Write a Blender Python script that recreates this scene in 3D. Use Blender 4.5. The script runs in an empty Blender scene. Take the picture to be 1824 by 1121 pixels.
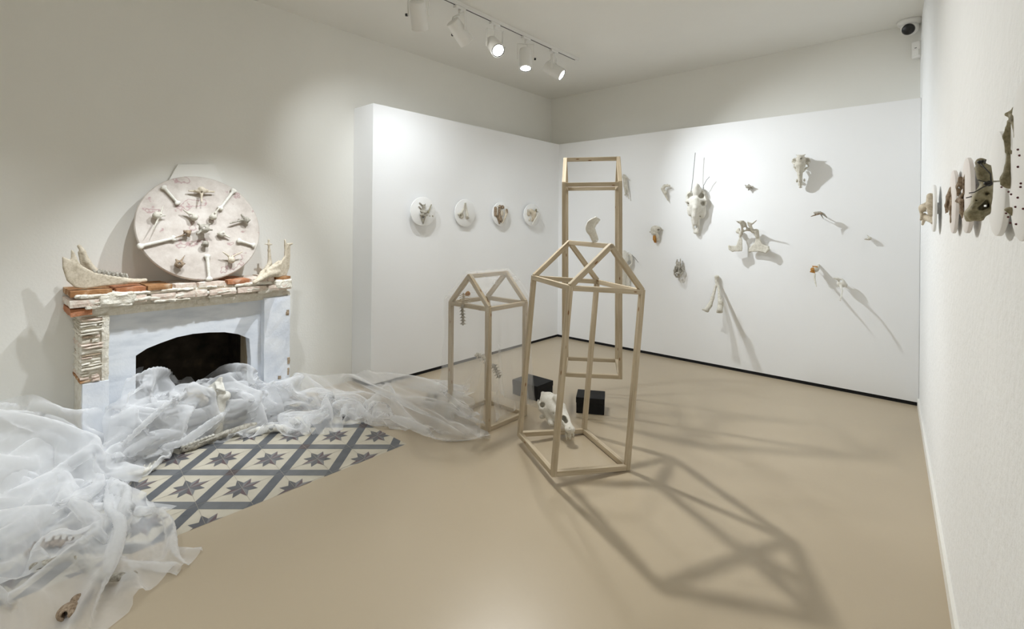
import bpy, bmesh, math, random
import numpy as np
from mathutils import Vector, Matrix, noise

SC = bpy.context.scene
COL = SC.collection
PI = math.pi

# ------------------------------------------------------------------ camera
# 867 px focal length on the 1824 px wide frame, lens shifted down, rolled by half a degree
F, CX, CY = 867.0, 912.0, 403.4
ROLL, YAW, EYE = math.radians(0.49), math.radians(41.5), 1.5
CAM = np.array([3.925, -5.391, EYE])
RIGHT = np.array([math.cos(YAW), math.sin(YAW), 0.0])
FWD = np.array([-math.sin(YAW), math.cos(YAW), 0.0])
UP = np.array([0.0, 0.0, 1.0])

def ray(u, v):
    dx, dy = u - CX, v - CY
    r = (dx * math.cos(ROLL) + dy * math.sin(ROLL)) / F
    d = (-dx * math.sin(ROLL) + dy * math.cos(ROLL)) / F
    return FWD + r * RIGHT - d * UP

def on_plane(u, v, ax, val):
    R = ray(u, v)
    return CAM + R * ((val - CAM[ax]) / R[ax])

def on_floor(u, v, z=0.0):
    return on_plane(u, v, 2, z)

def on_back(u, v, o=0.0):          # a point standing o metres out of the back board
    return on_plane(u, v, 1, -o)

def on_left(u, v, o=0.0):          # a point standing o metres out of the left board
    return on_plane(u, v, 0, o)

RW0 = np.array([3.784, 0.0, 0.0]); RWD = np.array([0.0645, -1.0, 0.0]) / math.hypot(0.0645, 1.0)
RWN = np.array([-1.0, -0.0645, 0.0]) / math.hypot(0.0645, 1.0)

def on_right(u, v, o=0.0):         # a point standing o metres out of the right wall
    R = ray(u, v)
    return CAM + R * (((RW0 + RWN * o - CAM) @ RWN) / (R @ RWN))

def px(p):                         # metres covered by one photo pixel at the depth of p
    return float((np.asarray(p) - CAM) @ FWD) / F

cam = bpy.data.cameras.new('camera')
cam_o = bpy.data.objects.new('camera', cam); COL.objects.link(cam_o)
cam.sensor_fit = 'HORIZONTAL'; cam.sensor_width = 36.0; cam.lens = 36.0 * F / 1824.0
cam.shift_y = (CY - 560.5) / 1824.0
cam.clip_start = 0.02; cam.clip_end = 60
cam_o.matrix_world = Matrix.Translation(Vector(CAM)) @ Matrix.Rotation(YAW, 4, 'Z') @ Matrix.Rotation(PI / 2, 4, 'X') @ Matrix.Rotation(ROLL, 4, 'Z')
SC.camera = cam_o

# ------------------------------------------------------------------ materials
def new_mat(name):
    m = bpy.data.materials.new(name); m.use_nodes = True
    nt = m.node_tree
    return m, nt, nt.nodes['Principled BSDF'], nt.nodes['Material Output']

def node(nt, t, **kw):
    n = nt.nodes.new(t)
    for k, v in kw.items():
        if k in n.inputs: n.inputs[k].default_value = v
        else: setattr(n, k, v)
    return n

def ramp(nt, fac, stops):
    r = nt.nodes.new('ShaderNodeValToRGB')
    el = r.color_ramp.elements
    while len(el) < len(stops): el.new(0.5)
    for e, (p, c) in zip(el, stops):
        e.position = p; e.color = (c[0], c[1], c[2], 1) if not isinstance(c, (int, float)) else (c, c, c, 1)
    nt.links.new(fac, r.inputs['Fac'])
    return r.outputs['Color']

def noise_fac(nt, scale, detail=4, rough=0.55, coord='Object', stretch=None):
    tc = nt.nodes.new('ShaderNodeTexCoord'); out = tc.outputs[coord]
    if stretch:
        mp = nt.nodes.new('ShaderNodeMapping'); mp.inputs['Scale'].default_value = stretch
        nt.links.new(out, mp.inputs['Vector']); out = mp.outputs['Vector']
    n = node(nt, 'ShaderNodeTexNoise', Scale=scale, Detail=detail, Roughness=rough)
    nt.links.new(out, n.inputs['Vector'])
    return n.outputs['Fac']

def bump(nt, bs, fac, strength, dist=0.01):
    b = node(nt, 'ShaderNodeBump', Strength=strength, Distance=dist)
    nt.links.new(fac, b.inputs['Height']); nt.links.new(b.outputs['Normal'], bs.inputs['Normal'])

def speckled(name, stops, scale, rough=0.8, bump_s=0.2, bump_scale=None, detail=5, stretch=None, spec=0.3, bd=0.01):
    m, nt, bs, out = new_mat(name)
    nt.links.new(ramp(nt, noise_fac(nt, scale, detail, stretch=stretch), stops), bs.inputs['Base Color'])
    bs.inputs['Roughness'].default_value = rough; bs.inputs['Specular IOR Level'].default_value = spec
    if bump_s: bump(nt, bs, noise_fac(nt, bump_scale or scale * 4, 5, 0.6), bump_s, bd)
    return m

def plain(name, c, rough=0.5, metal=0.0, spec=0.5):
    m, nt, bs, out = new_mat(name)
    bs.inputs['Base Color'].default_value = (*c, 1); bs.inputs['Roughness'].default_value = rough
    bs.inputs['Metallic'].default_value = metal; bs.inputs['Specular IOR Level'].default_value = spec
    return m

M = {}
M['wall'] = speckled('cream_wall_paint', [(0.3, (0.785, 0.775, 0.73)), (0.7, (0.815, 0.805, 0.76))], 1.3, 0.85, 0.12, 60)
M['wall_rough'] = speckled('rough_white_plaster', [(0.3, (0.825, 0.835, 0.835)), (0.7, (0.86, 0.87, 0.87))], 1.3, 0.85, 0.55, 26, bd=0.012)
M['board'] = speckled('white_board_paint', [(0.3, (0.84, 0.845, 0.85)), (0.7, (0.865, 0.87, 0.875))], 1.0, 0.8, 0.05, 80)
M['ceiling'] = speckled('ceiling_paint', [(0.3, (0.77, 0.76, 0.72)), (0.7, (0.80, 0.79, 0.75))], 1.0, 0.9, 0.05, 50)
M['floor'] = speckled('beige_resin_floor', [(0.25, (0.425, 0.352, 0.25)), (0.75, (0.465, 0.388, 0.28))], 0.9, 0.32, 0.03, 25, spec=0.4)
M['black'] = speckled('matt_black', [(0.3, (0.006, 0.006, 0.007)), (0.7, (0.011, 0.011, 0.012))], 30, 0.75, 0.05)
M['trim'] = plain('white_trim_paint', (0.80, 0.79, 0.75), 0.5)
M['white_metal'] = plain('white_lacquered_metal', (0.78, 0.77, 0.74), 0.4)
M['dark_plastic'] = plain('black_plastic', (0.01, 0.01, 0.01), 0.35)
M['white_plastic'] = plain('white_plastic', (0.76, 0.75, 0.72), 0.4)
M['wire'] = plain('dark_wire', (0.045, 0.042, 0.04), 0.5)

def emit_mat(name, c, s):
    m, nt, bs, out = new_mat(name)
    e = node(nt, 'ShaderNodeEmission', Color=(*c, 1), Strength=s)
    nt.links.new(e.outputs[0], out.inputs['Surface'])
    return m
M['lens'] = emit_mat('lit_lens', (1.0, 0.98, 0.93), 14.0)

def wood_mat():
    m, nt, bs, out = new_mat('pale_pine')
    tc = nt.nodes.new('ShaderNodeTexCoord'); oi = nt.nodes.new('ShaderNodeObjectInfo')
    add = node(nt, 'ShaderNodeVectorMath', operation='ADD')
    mul = node(nt, 'ShaderNodeVectorMath', operation='SCALE'); mul.inputs['Scale'].default_value = 9.0
    cmb = nt.nodes.new('ShaderNodeCombineXYZ')
    for k in range(3): nt.links.new(oi.outputs['Random'], cmb.inputs[k])
    nt.links.new(cmb.outputs[0], mul.inputs[0])
    nt.links.new(tc.outputs['Object'], add.inputs[0]); nt.links.new(mul.outputs['Vector'], add.inputs[1])
    mp = nt.nodes.new('ShaderNodeMapping'); mp.inputs['Scale'].default_value = (28, 28, 1.6)
    nt.links.new(add.outputs['Vector'], mp.inputs['Vector'])
    n = node(nt, 'ShaderNodeTexNoise', Scale=2.2, Detail=4, Roughness=0.6); nt.links.new(mp.outputs[0], n.inputs['Vector'])
    grain = ramp(nt, n.outputs['Fac'], [(0.3, (0.40, 0.325, 0.22)), (0.5, (0.49, 0.41, 0.295)), (0.72, (0.59, 0.505, 0.38))])
    mp2 = nt.nodes.new('ShaderNodeMapping'); mp2.inputs['Scale'].default_value = (24, 24, 7)
    nt.links.new(add.outputs['Vector'], mp2.inputs['Vector'])
    v = node(nt, 'ShaderNodeTexVoronoi', Scale=1.0); nt.links.new(mp2.outputs[0], v.inputs['Vector'])
    kn = ramp(nt, v.outputs['Distance'], [(0.07, 1.0), (0.13, 0.0)])
    mx = node(nt, 'ShaderNodeMix', data_type='RGBA')
    nt.links.new(kn, mx.inputs['Factor']); nt.links.new(grain, mx.inputs['A']); mx.inputs['B'].default_value = (0.21, 0.095, 0.035, 1)
    # sockets of the colour branch
    fac = [s for s in mx.inputs if s.name == 'Factor' and s.type == 'VALUE'][0]
    a = [s for s in mx.inputs if s.name == 'A' and s.type == 'RGBA'][0]; b = [s for s in mx.inputs if s.name == 'B' and s.type == 'RGBA'][0]
    nt.links.new(kn, fac); nt.links.new(grain, a); b.default_value = (0.21, 0.095, 0.035, 1)
    nt.links.new([s for s in mx.outputs if s.type == 'RGBA'][0], bs.inputs['Base Color'])
    bs.inputs['Roughness'].default_value = 0.6; bs.inputs['Specular IOR Level'].default_value = 0.25
    bump(nt, bs, n.outputs['Fac'], 0.08, 0.004)
    return m
M['pine'] = wood_mat()

# ------------------------------------------------------------------ object helpers
def obj(name, bm, mats, parent=None, smooth=False, loc=None):
    me = bpy.data.meshes.new(name)
    if loc is not None: bmesh.ops.translate(bm, vec=-Vector(loc), verts=bm.verts)
    bmesh.ops.recalc_face_normals(bm, faces=bm.faces)
    bm.to_mesh(me); bm.free()
    for m in (mats if isinstance(mats, (list, tuple)) else [mats]): me.materials.append(m)
    if smooth:
        for p in me.polygons: p.use_smooth = True
    o = bpy.data.objects.new(name, me); COL.objects.link(o)
    if loc is not None: o.location = loc
    if parent is not None:
        o.parent = parent
        o.matrix_parent_inverse = Matrix.Identity(4)
        if loc is not None: o.location = Vector(loc)
    return o

def tag(o, label, cat, group=None, kind=None):
    if label: o['label'] = label
    if cat: o['category'] = cat
    if group: o['group'] = group
    if kind: o['kind'] = kind
    return o

def struct(o):
    o['kind'] = 'structure'; return o

def thing(name, label, cat, loc, group=None, rot=None):
    o = bpy.data.objects.new(name, None); COL.objects.link(o); o.empty_display_size = 0.1
    o.location = loc
    if rot is not None: o.rotation_euler = rot
    return tag(o, label, cat, group)

def add_box(bm, lo, hi, mi=0):
    r = bmesh.ops.create_cube(bm, size=1.0)
    lo, hi = Vector(lo), Vector(hi); c, s = (lo + hi) / 2, hi - lo
    for v in r['verts']: v.co = Vector((v.co.x * s.x + c.x, v.co.y * s.y + c.y, v.co.z * s.z + c.z))
    for f in {f for v in r['verts'] for f in v.link_faces}: f.material_index = mi
    return r['verts']

def box(lo, hi, bev=0.0):
    bm = bmesh.new(); add_box(bm, lo, hi)
    if bev: bmesh.ops.bevel(bm, geom=list(bm.edges), offset=bev, segments=2, affect='EDGES', profile=0.6)
    return bm

def frame_of(d):
    d = Vector(d).normalized()
    a = Vector((0, 0, 1)) if abs(d.z) < 0.9 else Vector((1, 0, 0))
    x = a.cross(d).normalized(); y = d.cross(x)
    return x, y, d

def add_tube(bm, pts, rad, seg=10, cap=True, mi=0):
    pts = [Vector(p) for p in pts]
    rads = rad if isinstance(rad, (list, tuple)) else [rad] * len(pts)
    rings = []; x = None
    for i, p in enumerate(pts):
        d = (pts[min(i + 1, len(pts) - 1)] - pts[max(i - 1, 0)]).normalized()
        if x is None: x, y, _ = frame_of(d)
        else:
            x = (x - d * x.dot(d)).normalized(); y = d.cross(x)
        rings.append([bm.verts.new(p + (x * math.cos(2 * PI * k / seg) + y * math.sin(2 * PI * k / seg)) * rads[i]) for k in range(seg)])
    fs = []
    for a, b in zip(rings, rings[1:]):
        for k in range(seg): fs.append(bm.faces.new((a[k], a[(k + 1) % seg], b[(k + 1) % seg], b[k])))
    if cap: fs += [bm.faces.new(rings[0][::-1]), bm.faces.new(rings[-1])]
    for f in fs: f.material_index = mi; f.smooth = True
    return rings

def tube(pts, rad, seg=10):
    bm = bmesh.new(); add_tube(bm, pts, rad, seg); return bm

def add_lathe(bm, prof, seg=32, mat=None, mi=0, cap=True):
    """profile of (radius, height) around z"""
    rings = []
    for r, z in prof:
        rings.append([bm.verts.new((r * math.cos(2 * PI * k / seg), r * math.sin(2 * PI * k / seg), z)) for k in range(seg)])
    for a, b in zip(rings, rings[1:]):
        for k in range(seg):
            f = bm.faces.new((a[k], a[(k + 1) % seg], b[(k + 1) % seg], b[k])); f.material_index = mi
    if cap:
        bm.faces.new(rings[0][::-1]).material_index = mi; bm.faces.new(rings[-1]).material_index = mi
    if mat is not None:
        for ring in rings:
            for v in ring: v.co = mat @ v.co
    return rings

def add_prism(bm, poly, ax, a, b, mi=0):
    """polygon of 2-D points extruded along axis ax from a to b"""
    def mk(p, t):
        q = list(p); q.insert(ax, t); return bm.verts.new(q)
    A = [mk(p, a) for p in poly]; B = [mk(p, b) for p in poly]
    fs = [bm.faces.new(A), bm.faces.new(B[::-1])]
    n = len(poly)
    for k in range(n): fs.append(bm.faces.new((A[k], B[k], B[(k + 1) % n], A[(k + 1) % n])))
    for f in fs: f.material_index = mi
    return fs

def rough_box(bm, lo, hi, amp, seed, mi=0, cuts=3):
    """a worn brick or stone: a gridded box with rounded edges, pushed about by noise"""
    lo, hi = Vector(lo), Vector(hi); d = hi - lo; c = (lo + hi) / 2
    step = max(d) / (cuts * 3)
    n = [max(2, min(24, int(round(d[k] / step)))) for k in range(3)]
    V = {}
    def vert(i, j, k):
        if (i, j, k) not in V:
            t = (i, j, k); q = Vector([lo[a] + d[a] * t[a] / n[a] for a in range(3)])
            ends = [a for a in range(3) if t[a] in (0, n[a])]
            if len(ends) > 1:
                for a in ends: q[a] += (amp * 0.6) * (1 if t[a] == 0 else -1)
            q += noise.noise_vector(q * 22 + Vector((seed * 3.1, seed * 1.7, seed))) * amp + noise.noise_vector(q * 70 + Vector((seed, 0, 0))) * amp * 0.4
            V[(i, j, k)] = bm.verts.new(q)
        return V[(i, j, k)]
    for a in range(3):
        u, w = (a + 1) % 3, (a + 2) % 3
        for e in (0, n[a]):
            for i in range(n[u]):
                for j in range(n[w]):
                    def at(x, y):
                        t = [0, 0, 0]; t[a] = e; t[u] = x; t[w] = y; return vert(*t)
                    qd = [at(i, j), at(i + 1, j), at(i + 1, j + 1), at(i, j + 1)]
                    f = bm.faces.new(qd if e else qd[::-1]); f.material_index = mi
# ------------------------------------------------------------------ the room
CEIL, WL, WB = 3.34, -0.33, 0.25
bm = bmesh.new()
add_box(bm, (1.18, -8.0, -0.1), (4.6, 0.3, 0.0)); add_box(bm, (-0.75, -3.36, -0.1), (1.18, 0.3, 0.0)); add_box(bm, (-0.75, -8.0, -0.1), (1.18, -5.75, 0.0))
struct(obj('floor', bm, M['floor']))
struct(obj('ceiling', box((-0.75, -8.0, CEIL), (4.6, 0.4, CEIL + 0.1)), M['ceiling']))
# left wall with the hole of the fireplace
bm = bmesh.new()
HY0, HY1, HZ = -4.69, -3.83, 0.86
add_box(bm, (WL - 0.12, -8.0, 0), (WL, HY0, CEIL)); add_box(bm, (WL - 0.12, HY1, 0), (WL, WB, CEIL)); add_box(bm, (WL - 0.12, HY0, HZ), (WL, HY1, CEIL))
struct(obj('wall_left', bm, M['wall']))
struct(obj('wall_back', box((WL - 0.12, WB, 0), (4.1, WB + 0.12, CEIL)), M['wall']))
struct(obj('wall_rear', box((-0.75, -8.12, 0), (4.7, -8.0, CEIL)), M['wall']))
def rw(t, o=0.0): return RW0 + RWD * t + RWN * o
bm = bmesh.new()
a, b, c, d = rw(-0.35), rw(8.2), rw(8.2, -0.12), rw(-0.35, -0.12)
add_prism(bm, [tuple(q[:2]) for q in (a, b, c, d)], 2, 0.0, CEIL)
struct(obj('wall_right', bm, M['wall_rough']))
bm = bmesh.new()
a, b, c, d = rw(0.02), rw(8.2), rw(8.2, 0.012), rw(0.02, 0.012)
add_prism(bm, [tuple(q[:2]) for q in (a, b, c, d)], 2, 0.0, 0.07)
struct(obj('baseboard_right', bm, M['trim']))
# exhibition boards standing in front of the walls, the shadow gap below them put in as recessed black strips
BH = 2.622
struct(obj('wall_board_left', box((WL + 0.002, -2.894, 0.032), (0.0, 0.0, BH)), M['board']))
struct(obj('wall_board_back', box((WL + 0.002, 0.0, 0.032), (3.782, WB - 0.002, BH)), M['board']))
struct(obj('shadow_gap_1', box((WL + 0.05, -2.88, 0.0), (-0.008, -0.008, 0.032)), M['black']))
struct(obj('shadow_gap_2', box((-0.008, 0.008, 0.0), (3.775, 0.1, 0.032)), M['black']))

# the old cement tiles kept in front of the hearth: bands every 0.298 m and 0.345 m on the slant, an eight-pointed star in each field
def tile_floor():
    x0, x1, y0, y1 = -0.75, 1.18, -5.75, -3.36
    bm = bmesh.new()
    E1 = Vector((0.2215, 0.2015, 0)); E2 = Vector((-0.238, 0.2515, 0)); O = Vector((0.725, -4.303, 0))
    add_box(bm, (x0, y0, -0.1), (x1, y1, 0.0), 0)
    ez = 0.0006
    def quad(ps, mi, z):
        # clip to the tiled rectangle
        P = [Vector(p) for p in ps]
        for ax, val, sgn in ((0, x0, 1), (0, x1, -1), (1, y0, 1), (1, y1, -1)):
            out = []
            for i in range(len(P)):
                a, b = P[i], P[(i + 1) % len(P)]
                ia, ib = (a[ax] - val) * sgn >= 0, (b[ax] - val) * sgn >= 0
                if ia: out.append(a)
                if ia != ib: out.append(a + (b - a) * ((val - a[ax]) / (b[ax] - a[ax])))
            P = out
            if len(P) < 3: return
        vs = [bm.verts.new((p.x, p.y, z)) for p in P]
        bm.faces.new(vs).material_index = mi
    w = 0.10
    for i in range(-9, 9):
        for j in range(-9, 9):
            c = O + E1 * i + E2 * j
            if not (x0 - .5 < c.x < x1 + .5 and y0 - .5 < c.y < y1 + .5): continue
            def L(a, b): return c + E1 * a + E2 * b
            quad([L(-w, w), L(-w, 1 - w), L(w, 1 - w), L(w, w)], 1, ez)
            quad([L(w, -w), L(1 - w, -w), L(1 - w, w), L(w, w)], 2, ez)
            quad([L(-w, -w), L(w, -w), L(w, w), L(-w, w)], 3 if (i + 2 * j) % 3 == 0 else 1, ez)
            # star: eight kites round the middle of the field
            m = Vector((0.5, 0.5))
            for k in range(8):
                a = k * PI / 4
                R = 0.335 if k % 2 else 0.30
                ri = 0.175
                tip = m + Vector((math.cos(a), math.sin(a))) * R
                l = m + Vector((math.cos(a - PI / 8), math.sin(a - PI / 8))) * ri
                r = m + Vector((math.cos(a + PI / 8), math.sin(a + PI / 8))) * ri
                quad([L(*m), L(*l), L(*tip)], 4 if k in (1, 2, 5, 7) else 5, ez * 1.5)
                quad([L(*m), L(*tip), L(*r)], 5 if k in (0, 3, 4, 6) else 6, ez * 1.5)
            # joints of the square tiles run through star centres and crossings
            def line(a, b, t=0.0009):
                a, b = L(*a), L(*b); dd = (b - a).normalized(); nn = Vector((-dd.y, dd.x, 0)) * t
                quad([a - nn, b - nn, b + nn, a + nn], 7, ez * 2)
            line((0, 0), (1, 1)); line((1, 0), (0, 1))
    cols = [('tile_cream', (0.47, 0.43, 0.345), (0.54, 0.50, 0.41)), ('tile_slate', (0.085, 0.092, 0.10), (0.125, 0.13, 0.14)), ('tile_slate_worn', (0.125, 0.13, 0.135), (0.17, 0.175, 0.18)),
            ('tile_maroon', (0.075, 0.06, 0.06), (0.115, 0.085, 0.085)), ('tile_plum', (0.10, 0.07, 0.075), (0.14, 0.10, 0.105)), ('tile_charcoal', (0.085, 0.085, 0.09), (0.13, 0.13, 0.135)), ('tile_grey', (0.16, 0.16, 0.165), (0.2, 0.2, 0.2)), ('tile_joint', (0.30, 0.275, 0.225), (0.34, 0.31, 0.26))]
    mats = [speckled(n, [(0.3, a), (0.7, b)], 9, 0.42, 0.06, 40) for n, a, b in cols]
    struct(obj('floor_tiles', bm, mats))
tile_floor()
# ------------------------------------------------------------------ wooden house frames
def rot_ztt(yaw, tx, ty):
    return Matrix.Rotation(yaw, 4, 'Z') @ Matrix.Rotation(tx, 4, 'X') @ Matrix.Rotation(ty, 4, 'Y')

def bar(name, a, b, w, h, upv, parent, trim=0.0):
    """a batten from a to b (centre line), w wide across, h along upv; its own z axis runs along the grain"""
    a, b = Vector(a), Vector(b); d = (b - a).normalized(); L = (b - a).length
    u = Vector(upv); u = (u - d * u.dot(d)).normalized(); s = u.cross(d)
    bm = bmesh.new()
    add_box(bm, (-w / 2, -h / 2, -L / 2), (w / 2, h / 2, L / 2))
    bmesh.ops.bevel(bm, geom=list(bm.edges), offset=0.0016, segments=1, affect='EDGES')
    o = obj(name, bm, M['pine'])
    o.parent = parent
    m = Matrix((s, u, d)).transposed().to_4x4(); m.translation = (a + b) / 2
    o.matrix_basis = m
    return o

def house(name, label, loc, rot, W, D, Hp, Hr, s=0.034):
    root = thing(name, label, 'house frame', loc, 'bare wooden house frames')
    root.matrix_world = Matrix.Translation(Vector(loc)) @ rot
    t = s / 2
    sgn = 1 if D > 0 else -1; D = abs(D)
    Y = lambda y: y * sgn
    cor = [(t, t), (W - t, t), (W - t, D - t), (t, D - t)]
    for x, y in cor: bar('post', (x, Y(y), 0), (x, Y(y), Hp), s, s, (0, 1, 0), root)
    for z, nm in ((t, 'base_rail'), (Hp - t, 'eave_rail')):
        for y in (t, D - t): bar(nm, (s, Y(y), z), (W - s, Y(y), z), s, s, (0, 0, 1), root)
        for x in (t, W - t): bar(nm, (x, Y(s), z), (x, Y(D - s), z), s, s, (0, 0, 1), root)
    sl = math.atan2(Hr, W / 2); n = t
    for y in (t, D - t):
        for q in (0, 1):
            x0, x1 = (0, W / 2) if q == 0 else (W, W / 2)
            nx, nz = (math.sin(sl), -math.cos(sl)) if q == 0 else (-math.sin(sl), -math.cos(sl))
            dx = math.copysign(s * 0.2, x1 - x0)
            a = Vector((x0 + nx * n + dx, Y(y), Hp + nz * n + abs(dx) * Hr / (W / 2))); b = Vector((x1 + nx * n * .5, Y(y), Hp + Hr + nz * n))
            bar('rafter', a, b, s, s, (0, 1, 0), root)
    bar('ridge_beam', (W / 2, Y(s), Hp + Hr - t * 1.2), (W / 2, Y(D - s), Hp + Hr - t * 1.2), s, s, (0, 0, 1), root)
    return root

FRONT = house('house_frame', 'tilted pine house frame nearest the viewer, standing over the long white skull', (2.239, -3.117, 0.046), rot_ztt(1.067, 0.006, 0.085), 0.531, 0.59, 1.115, 0.269, 0.031)
SMALL = house('house_frame', 'smallest pine house frame, veiled in sheer white tulle beside the left board', (1.008, -2.844, 0.0), rot_ztt(-0.010, 0, 0), 0.452, 0.439, 0.907, 0.23, 0.032)
TALL = house('house_frame', 'tallest and narrowest pine house frame, hanging just above the floor behind the black boxes', (1.652, -2.202, 0.30), rot_ztt(2.139, -0.009, -0.006), 0.50, -0.472, 1.552, 0.234, 0.031)
M['nylon'] = plain('clear_nylon', (0.8, 0.8, 0.8), 0.2)
for q in (0.06, 0.41):                # hair-thin nylon lines that carry the hanging frame
    p0 = Vector((0.25, -q, 1.552 + 0.234 - 0.004)); q0 = TALL.matrix_world.inverted() @ Vector((*(TALL.matrix_world @ p0).xy, 3.34))
    obj('hanging_line', tube([p0, q0], 0.00011, 5), M['nylon'], TALL)
# ------------------------------------------------------------------ track and spotlights
t = thing('light_track', 'long white ceiling track carrying the row of spotlights', 'light track', (0.93, -3.4, CEIL))
obj('rail', box((-0.019, -2.6, -0.032), (0.019, 2.45, 0.0), 0.002), M['white_metal'], t)
obj('slot', box((-0.005, -2.59, -0.0335), (0.005, 2.40, -0.0315)), M['dark_plastic'], t)

def lamp(y, d, yaw, label):
    """spotlight below the track: adapter, stem, yoke, cylinder head along d, lit lens, knob, flex"""
    root = thing('spotlight', label, 'spotlight', (0.93, y, CEIL - 0.0335), 'track spotlights')
    d = Vector(d).normalized()
    obj('adapter', box((-0.018, -0.055, -0.022), (0.018, 0.055, 0.0), 0.003), M['white_metal'], root)
    bm = bmesh.new(); add_lathe(bm, [(0.011, -0.06), (0.011, -0.022)], 14)
    obj('stem', bm, M['white_metal'], root, True)
    piv = Vector((0, 0, -0.205)); R = 0.064; arm = 0.078
    h = Vector((d.x, d.y, 0)); ax = Vector((-h.y, h.x, 0)).normalized() if h.length > 1e-3 else Vector((1, 0, 0))
    fw = Vector((0, 0, 1)).cross(ax)
    bm = bmesh.new()
    def slab(c, sx, sy, sz):
        vs = add_box(bm, (-sx / 2, -sy / 2, -sz / 2), (sx / 2, sy / 2, sz / 2))
        mm = Matrix((ax, fw, Vector((0, 0, 1)))).transposed()
        for v in vs: v.co = mm @ v.co + c
    slab(Vector((0, 0, -0.0625)), 2 * arm + 0.006, 0.026, 0.005)
    for s in (-1, 1): slab(ax * (s * arm) + Vector((0, 0, -0.138)), 0.005, 0.026, 0.15)
    obj('yoke', bm, M['white_metal'], root)
    # head
    z = d; x = ax - z * ax.dot(z); x.normalize(); yv = z.cross(x)
    mm = Matrix((x, yv, z)).transposed().to_4x4(); mm.translation = piv
    bm = bmesh.new()
    add_lathe(bm, [(0.02, -0.103), (0.052, -0.10), (0.058, -0.094), (R, 0.09), (R, 0.104), (R - 0.006, 0.104), (R - 0.008, 0.09), (0.02, 0.085)], 32, mm)
    hd = obj('head', bm, M['white_metal'], root, True)
    hd.data.set_sharp_from_angle(angle=math.radians(40))
    bm = bmesh.new(); add_lathe(bm, [(R - 0.0075, 0.1045), (R - 0.0135, 0.1045), (R - 0.0135, 0.0945), (R - 0.0075, 0.0945)], 32, mm, cap=False)
    obj('baffle_ring', bm, M['dark_plastic'], root, True)
    bm = bmesh.new(); add_lathe(bm, [(0.001, 0.0985), (R - 0.0135, 0.0985)], 32, mm, cap=False)
    obj('lens', bm, M['lens'], root)
    k = piv + ax * (arm + 0.003)
    bm = bmesh.new(); add_tube(bm, [k, k + ax * 0.018], 0.011, 12)
    obj('knob', bm, M['dark_plastic'], root)
    rear = piv - d * 0.1; s0 = Vector((0, 0, -0.066))
    mid = (rear + s0) / 2 + ax * 0.035 - d * 0.03
    pts = [s0 * (1 - q) ** 2 + mid * 2 * q * (1 - q) + rear * q * q for q in [k / 8 for k in range(9)]]
    obj('flex', tube(pts, 0.0035, 6), M['white_plastic'], root)
    return Vector((0.93, y, CEIL - 0.0335)) + piv + d * 0.112, d

def spot(name, p, d, watts, angle, col=(1, 0.97, 0.92), blend=0.9, r=0.045):
    L = bpy.data.lights.new(name, 'SPOT'); L.energy = watts; L.spot_size = math.radians(angle); L.spot_blend = blend
    L.color = col; L.shadow_soft_size = r
    o = bpy.data.objects.new(name, L); COL.objects.link(o); o.location = p
    o.rotation_euler = Vector(d).to_track_quat('-Z', 'Y').to_euler()
    return o

WARM, COOL = (0.985, 0.985, 0.96), (0.90, 0.955, 1.0)
lamps = [(-3.10, (-0.53, 0.60, -1.0), 'track spotlight at the left edge of the row, its unlit back to the viewer', 40, 95, COOL),
         (-2.68, (0.06, 0.90, -0.78), 'second track spotlight from the left, tipped down to the right with its lens hidden', 84, 85, COOL),
         (-2.26, (0.72, -0.30, -0.62), 'middle track spotlight, with its round bright lens facing out over the floor', 205, 100, WARM),
         (-1.83, (0.17, -0.19, -1.0), 'fourth track spotlight from the left, pointing straight down with a dark ring round its lens', 46, 105, WARM),
         (-1.38, (0.78, 0.32, -0.55), 'spotlight at the far end of the track, turned towards the bones on the right', 185, 90, COOL)]
for y, d, lab, w, ang, col in lamps:
    p, dd = lamp(y, d, 0, lab)
    spot('spot_beam', p, dd, w, ang, col, 1.0)
# the same track runs on overhead, before the picture starts
spot('spot_beam', (0.93, -3.95, 3.05), (-0.80, 1.05, -0.95), 46, 75, COOL, 1.0, 0.03)
spot('spot_beam', (0.93, -3.525, 3.05), (-0.95, -0.70, -2.25), 128, 57, COOL, 1.0, 0.022)
spot('spot_beam', (0.93, -4.375, 3.05), (-0.85, 0.05, -2.45), 96, 61, COOL, 1.0, 0.022)
spot('spot_beam', (0.93, -4.80, 3.05), (0.0, -0.3, -1.9), 30, 100, COOL, 1.0)
# added downlights, unseen behind the viewer, put in to raise the bounce light
for x, y in ((0.93, -5.9), (0.93, -7.0), (3.0, -6.3), (3.0, -7.2)):
    spot('spot_beam', (x, y, 3.05), (0.0, -0.12, -1.0), 46, 120, COOL, 1.0)

w = bpy.data.worlds.new('world'); SC.world = w; w.use_nodes = True
w.node_tree.nodes['Background'].inputs[0].default_value = (1.0, 0.97, 0.92, 1)
w.node_tree.nodes['Background'].inputs[1].default_value = 0.2
SC.view_settings.view_transform = 'Standard'; SC.view_settings.look = 'None'; SC.view_settings.gamma = 1.0
SC.view_settings.use_curve_mapping = False
SC.view_settings.exposure = 0.45
SC.cycles.transparent_max_bounces = 40
SC.cycles.max_bounces = 10; SC.cycles.diffuse_bounces = 8
# ------------------------------------------------------------------ bones: blended solids turned into one smooth mesh (surface nets)
def _axes(R):
    return np.asarray(R, float)

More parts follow.
